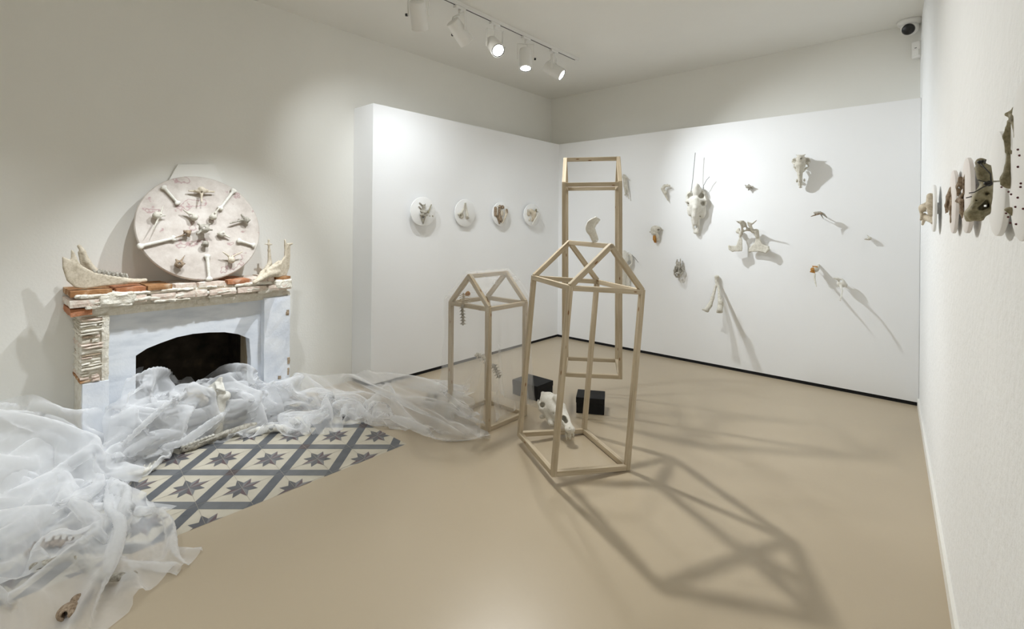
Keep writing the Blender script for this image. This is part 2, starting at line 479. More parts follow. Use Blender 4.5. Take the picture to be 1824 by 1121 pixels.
class Solid:
    def __init__(self, k=0.012):
        self.add, self.sub, self.k = [], [], k
        self.lo = np.full(3, 1e9); self.hi = np.full(3, -1e9)
    def _grow(self, p, r):
        p = np.asarray(p, float); self.lo = np.minimum(self.lo, p - r); self.hi = np.maximum(self.hi, p + r)
    def cone(self, a, b, ra, rb=None, sub=False):
        rb = ra if rb is None else rb
        a, b = np.asarray(a, float), np.asarray(b, float)
        if not sub: self._grow(a, ra); self._grow(b, rb)
        def f(P):
            d = b - a; L = d @ d + 1e-12
            t = np.clip((P - a) @ d / L, 0, 1)
            return np.linalg.norm(P - a - t[..., None] * d, axis=-1) - (ra + (rb - ra) * t)
        (self.sub if sub else self.add).append(f); return self
    def chain(self, pts, rads):
        for i in range(len(pts) - 1): self.cone(pts[i], pts[i + 1], rads[i], rads[i + 1])
        return self
    def ball(self, c, r, axes=None, sub=False):
        c = np.asarray(c, float); r = np.full(3, float(r)) if np.isscalar(r) else np.asarray(r, float)
        A = np.eye(3) if axes is None else np.asarray(axes, float)      # rows = local axes
        if not sub: self._grow(c, float(r.max()))
        def f(P):
            q = (P - c) @ A.T
            k0 = np.linalg.norm(q / r, axis=-1); k1 = np.linalg.norm(q / (r * r), axis=-1) + 1e-9
            return k0 * (k0 - 1) / k1
        (self.sub if sub else self.add).append(f); return self
    def plate(self, pts, n, thick, rnd=0.0, sub=False, dish=0.0):
        """a flat bone: outline of 3-D points (in one plane), thickness across it, rounded rim"""
        pts = np.asarray(pts, float); n = np.asarray(n, float) / np.linalg.norm(n)
        if not sub:
            for p in pts: self._grow(p, thick + rnd)
        c = pts.mean(0); e = pts[1] - pts[0]; e -= n * (e @ n); e /= np.linalg.norm(e); g = np.cross(n, e)
        Q = np.stack([(pts - c) @ e, (pts - c) @ g], 1); H = (pts - c) @ n
        # a least-squares plane lets the outline slope through depth
        Aq = np.c_[Q, np.ones(len(Q))]; co = np.linalg.lstsq(Aq, H, rcond=None)[0]
        def f(P):
            x, y = (P - c) @ e, (P - c) @ g
            z = (P - c) @ n - (co[0] * x + co[1] * y + co[2])
            if dish: z = z + dish * (x * x + y * y)
            d = np.full(x.shape, 1e9); s = np.ones(x.shape)
            N = len(Q)
            for i in range(N):
                j = (i - 1) % N
                ex, ey = Q[j, 0] - Q[i, 0], Q[j, 1] - Q[i, 1]
                wx, wy = x - Q[i, 0], y - Q[i, 1]
                t = np.clip((wx * ex + wy * ey) / (ex * ex + ey * ey + 1e-12), 0, 1)
                d = np.minimum(d, (wx - ex * t) ** 2 + (wy - ey * t) ** 2)
                c1 = y >= Q[i, 1]; c2 = y < Q[j, 1]; c3 = ex * wy > ey * wx
                flip = (c1 & c2 & c3) | (~c1 & ~c2 & ~c3)
                s = np.where(flip, -s, s)
            d2 = s * np.sqrt(d) + rnd
            dz = np.abs(z) - thick / 2 + rnd
            return np.minimum(np.maximum(d2, dz), 0) + np.sqrt(np.maximum(d2, 0) ** 2 + np.maximum(dz, 0) ** 2) - rnd
        (self.sub if sub else self.add).append(f); return self
    def field(self, P):
        k = self.k; d = None
        for f in self.add:
            q = f(P)
            if d is None: d = q
            else:
                h = np.maximum(k - np.abs(d - q), 0) / k
                d = np.minimum(d, q) - h * h * k * 0.25
        ks = k * 0.5
        for f in self.sub:
            q = -f(P); h = np.maximum(ks - np.abs(d - q), 0) / ks
            d = np.maximum(d, q) + h * h * ks * 0.25
        return d
    def mesh(self, vox, rough=0.0, seed=0):
        lo, hi = self.lo - 2.5 * vox - self.k * .3, self.hi + 2.5 * vox + self.k * .3
        n = np.minimum(np.ceil((hi - lo) / vox).astype(int) + 1, 150)
        g = [lo[i] + vox * np.arange(n[i]) for i in range(3)]
        P = np.stack(np.meshgrid(*g, indexing='ij'), -1)
        D = self.field(P)
        if rough:
            rs = np.random.RandomState(seed)
            for s in range(5):
                w = rs.randn(3); w *= (25 * 1.8 ** s) / np.linalg.norm(w)
                D = D + rough / (1.25 ** s) * 0.5 * np.sin(P @ w + rs.rand() * 6)
        return surface_nets(D, lo, vox)

def surface_nets(D, lo, vox):
    S = D < 0
    nx, ny, nz = D.shape
    c = [(i, j, k) for i in (0, 1) for j in (0, 1) for k in (0, 1)]
    cell = lambda A, o: A[o[0]:nx - 1 + o[0], o[1]:ny - 1 + o[1], o[2]:nz - 1 + o[2]]
    cnt = sum(cell(S, o).astype(np.int8) for o in c)
    act = (cnt > 0) & (cnt < 8)
    idx = -np.ones(act.shape, int); ids = np.argwhere(act); idx[act] = np.arange(len(ids))
    acc = np.zeros((len(ids), 3)); num = np.zeros(len(ids))
    for a in c:
        for ax in range(3):
            if a[ax]: continue
            b = list(a); b[ax] = 1; b = tuple(b)
            da, db = cell(D, a)[act], cell(D, b)[act]
            m = (da < 0) != (db < 0)
            t = np.where(m, da / np.where(m, da - db, 1), 0)
            p = np.tile(np.array(a, float), (len(ids), 1)); p[:, ax] += t
            acc[m] += p[m]; num[m] += 1
    V = (ids + acc / num[:, None]) * vox + lo
    faces = []
    for ax in range(3):
        u, w = (ax + 1) % 3, (ax + 2) % 3
        sl = [slice(None)] * 3; sh = [slice(None)] * 3
        sl[ax] = slice(0, -1); sh[ax] = slice(1, None)
        A, B = S[tuple(sl)], S[tuple(sh)]
        e = np.argwhere(A != B)
        e = e[(e[:, u] > 0) & (e[:, w] > 0) & (e[:, u] < D.shape[u] - 1) & (e[:, w] < D.shape[w] - 1)]
        if not len(e): continue
        inside = A[e[:, 0], e[:, 1], e[:, 2]]
        def gi(du, dw):
            q = e.copy(); q[:, u] -= du; q[:, w] -= dw
            return idx[q[:, 0], q[:, 1], q[:, 2]]
        quad = np.stack([gi(1, 1), gi(0, 1), gi(0, 0), gi(1, 0)], 1)
        quad[~inside] = quad[~inside][:, ::-1]
        faces.append(quad[(quad >= 0).all(1)])
    return V, np.concatenate(faces)

def np_obj(name, V, Fc, mat, parent=None, origin=None, smooth=True):
    V = np.asarray(V, float)
    if origin is None: origin = (V.min(0) + V.max(0)) / 2 if parent is None else np.zeros(3)
    origin = np.asarray(origin, float)
    me = bpy.data.meshes.new(name)
    me.from_pydata((V - origin).tolist(), [], Fc.tolist())
    for m in (mat if isinstance(mat, (list, tuple)) else [mat]): me.materials.append(m)
    if smooth: me.polygons.foreach_set('use_smooth', np.ones(len(me.polygons), bool))
    me.update()
    o = bpy.data.objects.new(name, me); COL.objects.link(o); o.location = origin
    if parent is not None: o.parent = parent; o.matrix_parent_inverse = parent.matrix_world.inverted() if parent.parent else Matrix.Identity(4)
    return o

def put(name, s, mat, vox, parent=None, rough=0.0, seed=0, smooth_it=1):
    """mesh a Solid given in world coordinates; as a child it is moved into its parent's space"""
    V, Fc = s.mesh(vox, rough, seed)
    if parent is not None:
        bpy.context.view_layer.update()
        inv = np.array(parent.matrix_world.inverted())
        V = V @ inv[:3, :3].T + inv[:3, 3]
    return np_obj(name, V, Fc, mat, parent)

def bone_mat(name, a, b, c, scale=30):
    m, nt, bs, out = new_mat(name)
    n1 = noise_fac(nt, scale, 8, 0.62); n2 = noise_fac(nt, scale * 3.2, 6, 0.65)
    av = node(nt, 'ShaderNodeMath', operation='ADD'); nt.links.new(n1, av.inputs[0]); nt.links.new(n2, av.inputs[1])
    hf = node(nt, 'ShaderNodeMath', operation='MULTIPLY'); nt.links.new(av.outputs[0], hf.inputs[0]); hf.inputs[1].default_value = 0.5
    dk = tuple(q * 0.82 for q in a)
    nt.links.new(ramp(nt, hf.outputs[0], [(0.30, dk), (0.40, a), (0.52, b), (0.68, c)]), bs.inputs['Base Color'])
    bs.inputs['Roughness'].default_value = 0.62; bs.inputs['Specular IOR Level'].default_value = 0.3
    bump(nt, bs, noise_fac(nt, scale * 3, 6, 0.65), 0.32, 0.004)
    return m
M['bone'] = bone_mat('pale_bone', (0.46, 0.425, 0.355), (0.58, 0.55, 0.475), (0.66, 0.635, 0.56))
M['bone_white'] = bone_mat('bleached_bone', (0.62, 0.595, 0.53), (0.71, 0.69, 0.63), (0.77, 0.755, 0.705))
M['bone_warm'] = bone_mat('ivory_bone', (0.46, 0.395, 0.295), (0.60, 0.53, 0.42), (0.70, 0.64, 0.53))
M['bone_brown'] = bone_mat('brown_stained_bone', (0.13, 0.085, 0.05), (0.29, 0.215, 0.145), (0.50, 0.42, 0.32), 34)
M['bone_grey'] = bone_mat('grey_weathered_bone', (0.22, 0.20, 0.165), (0.38, 0.355, 0.30), (0.55, 0.52, 0.46), 34)
M['bone_olive'] = bone_mat('olive_weathered_bone', (0.13, 0.11, 0.06), (0.29, 0.26, 0.165), (0.50, 0.46, 0.345), 26)
M['amber'] = bone_mat('amber_beak', (0.30, 0.12, 0.02), (0.46, 0.22, 0.045), (0.60, 0.34, 0.11), 40)
# ------------------------------------------------------------------ fireplace
FX, FP = -0.02, -0.088          # front of the pillars, front of the recessed surround
def fyz(u, v, x): return tuple(on_plane(u, v, 0, x)[1:])
brick_mats = [speckled('mortar_cream', [(0.3, (0.64, 0.59, 0.49)), (0.6, (0.80, 0.77, 0.69))], 22, 0.95, 0.8, 60),
              speckled('brick_orange', [(0.3, (0.33, 0.125, 0.05)), (0.55, (0.45, 0.20, 0.105)), (0.7, (0.60, 0.42, 0.31))], 14, 0.9, 0.5, 60),
              speckled('brick_ochre', [(0.3, (0.25, 0.11, 0.04)), (0.55, (0.38, 0.20, 0.09)), (0.7, (0.58, 0.45, 0.32))], 14, 0.9, 0.5, 60),
              speckled('brick_whitewashed', [(0.35, (0.78, 0.74, 0.66)), (0.5, (0.66, 0.53, 0.45)), (0.6, (0.74, 0.66, 0.57)), (0.75, (0.56, 0.36, 0.27))], 12, 0.95, 0.6, 60),
              speckled('stone_umber', [(0.3, (0.24, 0.17, 0.11)), (0.6, (0.46, 0.37, 0.27)), (0.75, (0.72, 0.66, 0.55))], 20, 0.95, 0.8, 70),
              speckled('blue_white_paint', [(0.35, (0.66, 0.70, 0.77)), (0.55, (0.76, 0.79, 0.84)), (0.8, (0.82, 0.84, 0.87))], 7, 0.8, 0.2, 50)]
K_ = 0.9635
def Y_(y): return CAM[1] + (y - CAM[1]) * K_
def Z_(z): return EYE + (z - EYE) * K_ if z > 0.1 else z
def rb(bm, lo, hi, amp, seed, mi=0, cuts=3):
    rough_box(bm, (lo[0], Y_(lo[1]), Z_(lo[2])), (hi[0], Y_(hi[1]), Z_(hi[2])), amp, seed, mi, cuts)
FIRE = thing('fireplace', 'old brick fireplace with a crumbling mantel and pale blue surround on the left wall', 'fireplace', (0, 0, 0))
rnd = random.Random(4)
YL, YR = -4.925, -3.565
bm = bmesh.new()
# core of the mantel, then bricks standing proud of it
rb(bm, (WL, YL + 0.02, 0.885), (-0.04, YR - 0.015, 1.05), 0.004, 1, 0, 5)
cuts1 = [(YL - 0.015, -4.73, 2), (-4.715, -4.55, 1), (-4.545, -4.40, 2), (-4.385, -4.25, 3), (-4.24, -4.06, 3), (-4.045, -3.885, 1), (-3.875, -3.755, 3), (-3.745, -3.70, 3), (-3.685, YR, 2)]
for i, (a, b, mi) in enumerate(cuts1):
    rb(bm, (WL, a, 1.032 + rnd.uniform(-.005, .004)), (-0.004 + rnd.uniform(-.007, .004), b, 1.070 + rnd.uniform(-.005, .003)), 0.0035, 10 + i, mi, 3)
rb(bm, (WL, YL + .02, 1.005), (-0.02, YR - 0.01, 1.035), 0.006, 30, 0, 6)
cuts2 = [(YL - 0.02, -4.80, 3), (-4.775, -4.545, 3), (-4.53, -4.38, 3), (-4.375, -4.18, 3), (-4.172, -3.985, 3), (-3.98, -3.76, 3), (-3.755, YR - .002, 3)]
for i, (a, b, mi) in enumerate(cuts2):
    rb(bm, (WL, a, 0.962 + rnd.uniform(-.004, .004)), (0.006 + rnd.uniform(-.006, .004), b, 1.012 + rnd.uniform(-.004, .004)), 0.005, 50 + i, mi, 4)
for i in range(16):
    a = YL + i * (YR - YL) / 16
    rb(bm, (WL, a, 0.902 + rnd.uniform(-.003, .004)), (-0.028 + rnd.uniform(-.008, .006), a + .1, 0.95 + rnd.uniform(-.008, .006)), 0.007, 80 + i, 0, 4)
for i in range(46):
    a = rnd.uniform(YL, YR - .1); b = a + rnd.uniform(.04, .15); zc = rnd.choice((1.03, 1.026, .958, .985)); h = rnd.uniform(.006, .014)
    rb(bm, (-.06, a, zc - h), (0.002 + rnd.uniform(-.006, .007), b, zc + h), 0.006, 500 + i, 0, 4)
rb(bm, (-.06, -4.80, .955), (0.008, -4.60, 1.035), 0.010, 600, 0, 4)
rb(bm, (-.06, -3.70, .965), (0.008, YR + .012, 1.045), 0.010, 601, 0, 4)
rb(bm, (WL, YL - .015, 0.905), (-0.008, -4.83, 0.955), 0.005, 120, 1, 3)
obj('mantel', bm, brick_mats, FIRE)
# left pillar: thin courses of rubble over a painted foot
bm = bmesh.new()
PL0, PL1 = -4.893, -4.742
rb(bm, (WL, PL0 + .012, 0.03), (FX - 0.022, PL1 - .004, 0.90), 0.005, 200, 0, 5)
z = 0.47; i = 0
while z < 0.895:
    h = rnd.choice((0.014, 0.018, 0.022, 0.030)); h = min(h, 0.905 - z)
    mi = 2 if i == 0 else (3 if i == 1 else rnd.choice((0, 0, 0, 0, 3, 0, 0, 4)))
    a = PL0 + rnd.uniform(-.004, .012); b = PL1 - 0.035 + rnd.uniform(-.02, .012)
    if rnd.random() < .35:
        m_ = rnd.uniform(a + .04, b - .03)
        rb(bm, (WL, a, z), (FX + rnd.uniform(-.012, .003), m_, z + h - .001), 0.006, 300 + i, mi, 3)
        rb(bm, (WL + .05, m_ + .004, z), (FX + rnd.uniform(-.016, .002), b, z + h - .001), 0.006, 350 + i, rnd.choice((0, 0, 3)), 3)
    else:
        rb(bm, (WL, a, z), (FX + rnd.uniform(-.010, .003), b, z + h - .001), 0.006, 300 + i, mi, 4)
    z += h; i += 1
rb(bm, (WL + .06, PL1 - .042, 0.46), (FX - 0.006, PL1, 0.90), 0.005, 400, 0, 6)
obj('pillar', bm, brick_mats, FIRE)
bm = bmesh.new(); rb(bm, (FX - 0.05, PL0 + 0.016, 0.0), (FX, PL1, 0.468), 0.0025, 410, 5, 5)
obj('painted_foot', bm, brick_mats, FIRE)
# right pillar, all painted, with a chipped outer edge
PR0, PR1 = -3.770, -3.560
bm = bmesh.new(); rb(bm, (WL, PR0, 0.0), (FX, PR1, 0.905), 0.0028, 420, 5, 7)
for (y0, z0, w_, h_) in ((-3.60, 0.74, .03, .05), (-3.585, 0.33, .025, .06), (-3.585, 0.24, .02, .06), (-3.66, 0.22, .03, .03)):
    rb(bm, (FX - .03, y0, z0), (FX + .003, y0 + w_, z0 + h_), 0.004, int(z0 * 100), 4, 3)
obj('pillar', bm, brick_mats, FIRE)
# recessed surround with its low arch
arch = [(240, 690), (242, 634), (262, 621), (287, 611), (315, 601), (344, 595), (372, 592.5), (400, 592), (424, 595.5), (444, 603.5), (447, 640), (447, 700)]
A = [fyz(u, v, FP) for u, v in arch]
A[0] = (A[1][0], 0.0); A[-1] = (A[-2][0], 0.0)
ZT = Z_(0.905)
outer = [(Y_(PL1) - .03, 0.0), (Y_(PL1) - .03, ZT), (Y_(PR0) + .03, ZT), (Y_(PR0) + .03, 0.0)]
bm = bmesh.new()
add_prism(bm, [outer[0], outer[1], outer[2], outer[3]] + A[::-1], 0, FP - 0.075, FP)
M['surround'] = speckled('pale_blue_limewash', [(0.28, (0.58, 0.62, 0.68)), (0.5, (0.73, 0.765, 0.82)), (0.8, (0.79, 0.815, 0.855))], 7, 0.85, 0.12, 70, stretch=(1, .6, 2.2))
obj('surround', bm, M['surround'], FIRE)
# soot-dark firebox running back through the wall
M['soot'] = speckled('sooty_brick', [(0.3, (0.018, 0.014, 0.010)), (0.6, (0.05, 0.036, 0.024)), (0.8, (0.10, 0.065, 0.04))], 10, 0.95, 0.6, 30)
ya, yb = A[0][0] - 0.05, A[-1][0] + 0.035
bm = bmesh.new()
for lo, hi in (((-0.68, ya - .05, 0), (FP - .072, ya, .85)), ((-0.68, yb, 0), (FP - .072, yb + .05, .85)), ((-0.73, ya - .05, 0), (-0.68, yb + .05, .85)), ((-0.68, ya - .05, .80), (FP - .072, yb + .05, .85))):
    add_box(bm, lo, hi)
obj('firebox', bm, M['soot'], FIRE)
M['jamb'] = speckled('ochre_jamb', [(0.3, (0.30, 0.235, 0.15)), (0.7, (0.46, 0.385, 0.27))], 9, 0.9, 0.4, 40, stretch=(1, 1, .3))
bm = bmesh.new(); add_box(bm, (-0.30, yb - 0.036, 0), (FP - .073, yb - 0.004, .80)); obj('jamb', bm, M['jamb'], FIRE)

# ------------------------------------------------------------------ round plaster disc leaning on the mantel
DC = np.array([-0.166, -4.217, 1.477]); DR, DT = 0.402, 0.028
lean = math.radians(18.5)
DN = np.array([math.cos(lean), 0, math.sin(lean)]); DU = np.array([-math.sin(lean), 0, math.cos(lean)]); DY = np.array([0, 1.0, 0])
def on_disc(u, v, o=0.0):
    R = ray(u, v); return CAM + R * (((DC + DN * o - CAM) @ DN) / (R @ DN))
def plaster_mat():
    m, nt, bs, out = new_mat('marbled_plaster')
    base = ramp(nt, noise_fac(nt, 9, 6, .65), [(0.3, (0.41, 0.355, 0.31)), (0.5, (0.51, 0.455, 0.405)), (0.7, (0.59, 0.545, 0.495))])
    red = ramp(nt, noise_fac(nt, 7.5, 3, .55), [(0.60, 0.0), (0.635, 0.75), (0.655, 0.0)])
    mx = node(nt, 'ShaderNodeMix', data_type='RGBA')
    fac = [s for s in mx.inputs if s.name == 'Factor' and s.type == 'VALUE'][0]
    a = [s for s in mx.inputs if s.name == 'A' and s.type == 'RGBA'][0]; b = [s for s in mx.inputs if s.name == 'B' and s.type == 'RGBA'][0]
    nt.links.new(red, fac); nt.links.new(base, a); b.default_value = (0.30, 0.15, 0.155, 1)
    nt.links.new([s for s in mx.outputs if s.type == 'RGBA'][0], bs.inputs['Base Color'])
    bs.inputs['Roughness'].default_value = 0.55
    bump(nt, bs, noise_fac(nt, 22, 5), 0.3, 0.006)
    return m
M['plaster'] = plaster_mat()
DISC = thing('plaster_disc', 'large round marbled plaster disc set with bones, leaning on the mantel', 'relief disc', Vector(DC - DU * DR))
bm = bmesh.new()
mm = Matrix((Vector(DY), Vector(DU), Vector(DN))).transposed().to_4x4(); mm.translation = Vector(DU * DR)
add_lathe(bm, [(DR - .006, -DT), (DR, -DT + .006), (DR, -.006), (DR - .006, 0)], 96, mm)
dd = obj('slab', bm, M['plaster'], DISC); dd.data.set_sharp_from_angle(angle=math.radians(40))
bpy.context.view_layer.update()
def dpt(x, y, o=0.0):              # crop coordinates of the disc close-up
    return on_disc(225 + x / 4.872, 280 + y / 4.872, o)
def dp(name, s, mat='bone', vox=0.005, seed=0, rough=0.0): return put(name, s, M[mat], vox, DISC, rough, seed)
for i, (a, b, r) in enumerate([((325, 262), (447, 400), 8), ((932, 292), (815, 445), 9), ((118, 775), (410, 705), 9), ((702, 860), (720, 1060), 9), ((975, 725), (1105, 765), 8)]):
    s = Solid(0.012); q = px(DC) / 4.872 * 1.35
    r *= 1.2; A_, B_ = dpt(*a, .016), dpt(*b, .016)
    s.cone(A_, B_, r * q, r * q * .8); d = (B_ - A_) / np.linalg.norm(B_ - A_); nrm = np.cross(d, DN)
    for e, sg in ((A_, 1), (B_, -1)):
        for w_ in (1, -1): s.ball(e + nrm * w_ * r * q * .8, r * q * 1.05)
    dp('long_bone', s, 'bone_white', 0.0045)
def vertebra(c, arms, body, mat, o=.02, r=8, seed=0):
    q = px(DC) / 4.872 * 1.2
    s = Solid(0.009); C_ = dpt(*c, o)
    s.ball(dpt(c[0] + body[0], c[1] + body[1], o + .004), np.array([body[2]] * 3) * q)
    s.ball(C_, r * 1.7 * q)
    for (x, y, r1, lift) in arms: s.cone(C_, dpt(x, y, o + lift), r * q, r1 * q)
    s.cone(dpt(c[0] - body[0] * .3, c[1] - body[1] * .3, .0), dpt(c[0] - body[0] * .4, c[1] - body[1] * .4, .09), r * .75 * q, sub=True)
    s.cone(C_, dpt(*c, -.005), r * q)
    dp('vertebra', s, mat, 0.0042, seed, 0.0015)
vertebra((653, 300), [(545, 293, 5, 0), (760, 300, 5, 0), (653, 388, 4, .02), (700, 285, 7, .01), (600, 290, 7, .01)], (0, -14, 24), 'bone_warm', .03, 9)
vertebra((292, 505), [(322, 415, 3, .0), (225, 640, 3, .03), (340, 508, 4, .0)], (-28, 2, 26), 'bone', .03, 7)
vertebra((570, 510), [(497, 458, 5, .01), (545, 480, 6, 0)], (22, 14, 24), 'bone', .03, 9)
vertebra((762, 500), [(806, 440, 5, .01), (725, 520, 6, 0)], (-8, 20, 24), 'bone', .03, 9)
vertebra((1025, 540), [(900, 575, 4, .0), (1000, 500, 6, 0.01), (1072, 545, 6, 0.01), (1050, 580, 6, 0)], (14, 5, 24), 'bone_grey', .03, 8)
vertebra((520, 668), [(412, 705, 4, .0), (560, 640, 7, .01), (500, 640, 7, .01), (545, 690, 6, 0)], (10, -8, 22), 'bone_brown', .03, 9)
vertebra((675, 615), [(625, 580, 7, .02), (725, 580, 7, .02), (620, 665, 7, .02), (742, 632, 8, .02), (670, 650, 9, 0)], (0, 5, 34), 'bone_grey', .05, 10)
vertebra((835, 668), [(795, 665, 7, 0), (900, 700, 4, 0), (845, 645, 7, .01)], (-10, 0, 20), 'bone', .02, 9)
vertebra((683, 765), [(655, 762, 6, .0), (690, 735, 6, .01), (705, 775, 6, 0)], (2, -10, 22), 'bone_grey', .03, 8)
vertebra((460, 925), [(432, 890, 6, .01), (510, 850, 3, .0), (510, 925, 6, .01), (425, 935, 6, 0), (465, 960, 6, 0)], (0, 5, 26), 'bone_brown', .03, 9)
vertebra((905, 870), [(840, 825, 5, .02), (1008, 822, 4, .02), (930, 900, 9, .0)], (8, 24, 24), 'bone_warm', .03, 9)
# white prop board standing behind the disc
bm = bmesh.new()
def wl(u, v, x): return tuple(on_plane(u, v, 0, x))
tp = [wl(316, 293, -.318), (wl(381, 293, -.318)), wl(398, 332, -.318), wl(294, 332, -.318)]
f0 = [bm.verts.new(p) for p in tp]; f1 = [bm.verts.new((p[0] + .016, p[1], p[2])) for p in tp]
bm.faces.new(f1)
bm.faces.new(f0[::-1])
for k in range(4): bm.faces.new((f0[k], f0[(k + 1) % 4], f1[(k + 1) % 4], f1[k]))
tag(obj('prop_board', bm, M['trim'], loc=((tp[0][0], tp[2][1], tp[2][2]))), 'white tapered prop board peeking out above the round plaster disc', 'board')

# ------------------------------------------------------------------ jaw bones on the mantel
def jz(x, y, xp): return on_plane(80 + x / 3.865, 270 + y / 3.865, 0, xp)
s = Solid(0.012)
near, far = -0.05, -0.15
s.plate([jz(*p, near) for p in [(118, 722), (122, 800), (150, 890), (205, 938), (270, 948), (420, 925), (560, 912), (570, 870), (480, 858), (350, 835), (300, 812), (255, 790), (215, 765), (165, 742)]], (1, 0, 0), 0.02, 0.008, dish=0)
s.plate([jz(*p, near) for p in [(180, 672), (200, 690), (250, 800), (200, 800), (178, 740)]], (1, 0, 0), 0.012, 0.005)
s.chain([jz(235, 652, far), jz(262, 690, far), jz(290, 760, far), jz(350, 830, far), jz(480, 875, far + .02), jz(590, 890, -.11)], [.010, .012, .016, .018, .016, .014])
s.plate([jz(*p, far) for p in [(225, 690), (270, 690), (345, 830), (330, 900), (260, 880)]], (1, 0, 0), 0.012, 0.005)
s.chain([jz(560, 892, near), jz(640, 893, -.085), jz(690, 887, -.10)], [.018, .014, .010]); s.chain([jz(560, 890, -.125), jz(690, 887, -.102)], [.013, .010])
jaw = put('jaw_bone', s, M['bone_warm'], 0.0055, rough=.001)
tag(jaw, 'large ivory lower jaw bone lying on the left end of the mantel', 'jaw bone')
s = Solid(0.006)
for k in range(8):
    q = k / 7; s.cone(jz(335 + 225 * q, 822 + 26 * q, near), jz(340 + 225 * q, 842 + 26 * q, near), .008, .009)
    s.cone(jz(375 + 170 * q, 815 + 28 * q, far + .03), jz(375 + 170 * q, 835 + 28 * q, far + .03), .007, .008)
bpy.context.view_layer.update(); put('tooth_row', s, M['bone_grey'], 0.0045, jaw)
s = Solid(0.012); n1, n2, tipx = -0.07, -0.19, 0.16
def sl(x, y, a, b, q): return jz(x, y, a + (b - a) * q)
s.plate([jz(*p, n1 + dx) for p, dx in [((1648, 610), 0), ((1660, 650), 0), ((1697, 640), 0), ((1695, 720), 0), ((1682, 800), .0), ((1655, 858), .01), ((1600, 865), .05), ((1540, 862), .12), ((1530, 815), .12), ((1610, 770), .04), ((1640, 720), .0)]], (1, 0.35, 0), 0.02, 0.008)
s.cone(jz(1665, 640, n1), jz(1700, 635, n1), .008); s.cone(jz(1652, 608, n1), jz(1655, 660, n1), .006)
s.chain([jz(1600, 835, -.02), jz(1540, 845, .05), jz(1480, 880, .13), jz(1440, 905, tipx)], [.022, .021, .016, .011])
s.chain([jz(1540, 610, n2), jz(1543, 680, n2), jz(1548, 770, n2), jz(1520, 815, -.06), jz(1490, 850, .05), jz(1445, 900, tipx)], [.008, .010, .017, .017, .015, .011]); s.cone(jz(1515, 638, n2), jz(1562, 640, n2), .006)
s.chain([jz(1485, 835, .03), jz(1535, 800, -.06)], [.008, .009]); s.chain([jz(1530, 815, .03), jz(1610, 755, -.05)], [.008, .009])
jaw2 = put('jaw_bone', s, M['bone_warm'], 0.0055, rough=.001)
tag(jaw2, 'upright forked jaw bone on the right end of the mantel', 'jaw bone')
# ------------------------------------------------------------------ bones and skulls fixed to the walls
class View:
    """a close-up crop of the photo (origin, magnification) on a wall plane; v(x, y, o) gives the point o metres out of the wall"""
    def __init__(s, x0, y0, k, pf, n):
        s.x0, s.y0, s.k, s.pf, s.n = x0, y0, k, pf, np.asarray(n, float)
    def __call__(s, x, y, o=0.0): return s.pf(s.x0 + x / s.k, s.y0 + y / s.k, o)
    def r(s, x, y, d): return d / s.k * px(s(x, y))
BK = (0, -1.0, 0)
RX = np.array([[1.0, 0, 0], [0, 0, 1.0], [0, 1.0, 0]])         # axes of the back wall: across, up, out
LX = np.array([[0, 1.0, 0], [0, 0, 1.0], [1.0, 0, 0]])
def wall_bone(name, label, cat, s, mat, vox, group=None, rough=0.001, seed=0):
    o = put(name, s, M[mat], vox, None, rough, seed)
    return tag(o, label, cat, group)
G = 'bones and skulls on the back board'

# long horse-like skull with wires
V = View(1200, 310, 9.344, on_back, BK); u = V.r(380, 500, 1)
s = Solid(0.016)
s.ball(V(382, 290, .075), (62 * u, 118 * u, .055), RX).ball(V(385, 215, .095), (40 * u, 55 * u, .04), RX)
s.ball(V(375, 450, .075), (125 * u, 95 * u, .055), RX)
s.chain([V(300, 290, .05), V(240, 340, .04), V(226, 420, .05), V(240, 500, .06)], [14 * u, 16 * u, 18 * u, 22 * u])
s.chain([V(450, 240, .05), V(492, 320, .04), V(520, 410, .05), V(535, 440, .06), V(528, 520, .06)], [12 * u, 14 * u, 16 * u, 15 * u, 16 * u])
s.cone(V(510, 440, .07), V(440, 440, .09), 20 * u, 40 * u); s.cone(V(200, 460, .05), V(260, 450, .08), 14 * u, 40 * u)
s.cone(V(385, 520, .06), V(365, 820, .045), 118 * u, 48 * u)
s.chain([V(375, 420, .115), V(365, 560, .12), V(348, 700, .105), V(350, 830, .085)], [50 * u, 40 * u, 34 * u, 18 * u])
s.ball(V(470, 620, .035), (72 * u, 125 * u, .03), RX).ball(V(272, 600, .035), (46 * u, 105 * u, .03), RX)
s.chain([V(318, 770, .05), V(335, 890, .04), V(358, 965, .035)], [24 * u, 20 * u, 22 * u]).chain([V(405, 780, .05), V(408, 880, .04), V(385, 965, .035)], [24 * u, 18 * u, 22 * u]).ball(V(372, 972, .035), (42 * u, 28 * u, .02), RX)
s.ball(V(470, 420, .012), (95 * u, 150 * u, .018), RX).ball(V(260, 400, .012), (60 * u, 120 * u, .018), RX)
s.cone(V(492, 490, .15), V(482, 490, .038), 30 * u, 34 * u, True).cone(V(462, 365, .15), V(458, 365, .036), 42 * u, 44 * u, True).cone(V(252, 360, .15), V(262, 360, .036), 28 * u, 32 * u, True)
s.cone(V(235, 490, .12), V(250, 490, .03), 16 * u, 20 * u, True).cone(V(368, 870, .12), V(370, 880, .0), 26 * u, 26 * u, True).cone(V(437, 705, .12), V(437, 705, .04), 8 * u, 8 * u, True)
big = wall_bone('skull', 'long horse skull high on the back board with thin wires rising from its crown', 'skull', s, 'bone_white', 0.0065, G)
bpy.context.view_layer.update()
def child_tube(par, pts, r, mat, name='wire'):
    inv = par.matrix_world.inverted(); return obj(name, tube([inv @ Vector(p) for p in pts], r, 6), M[mat], par)
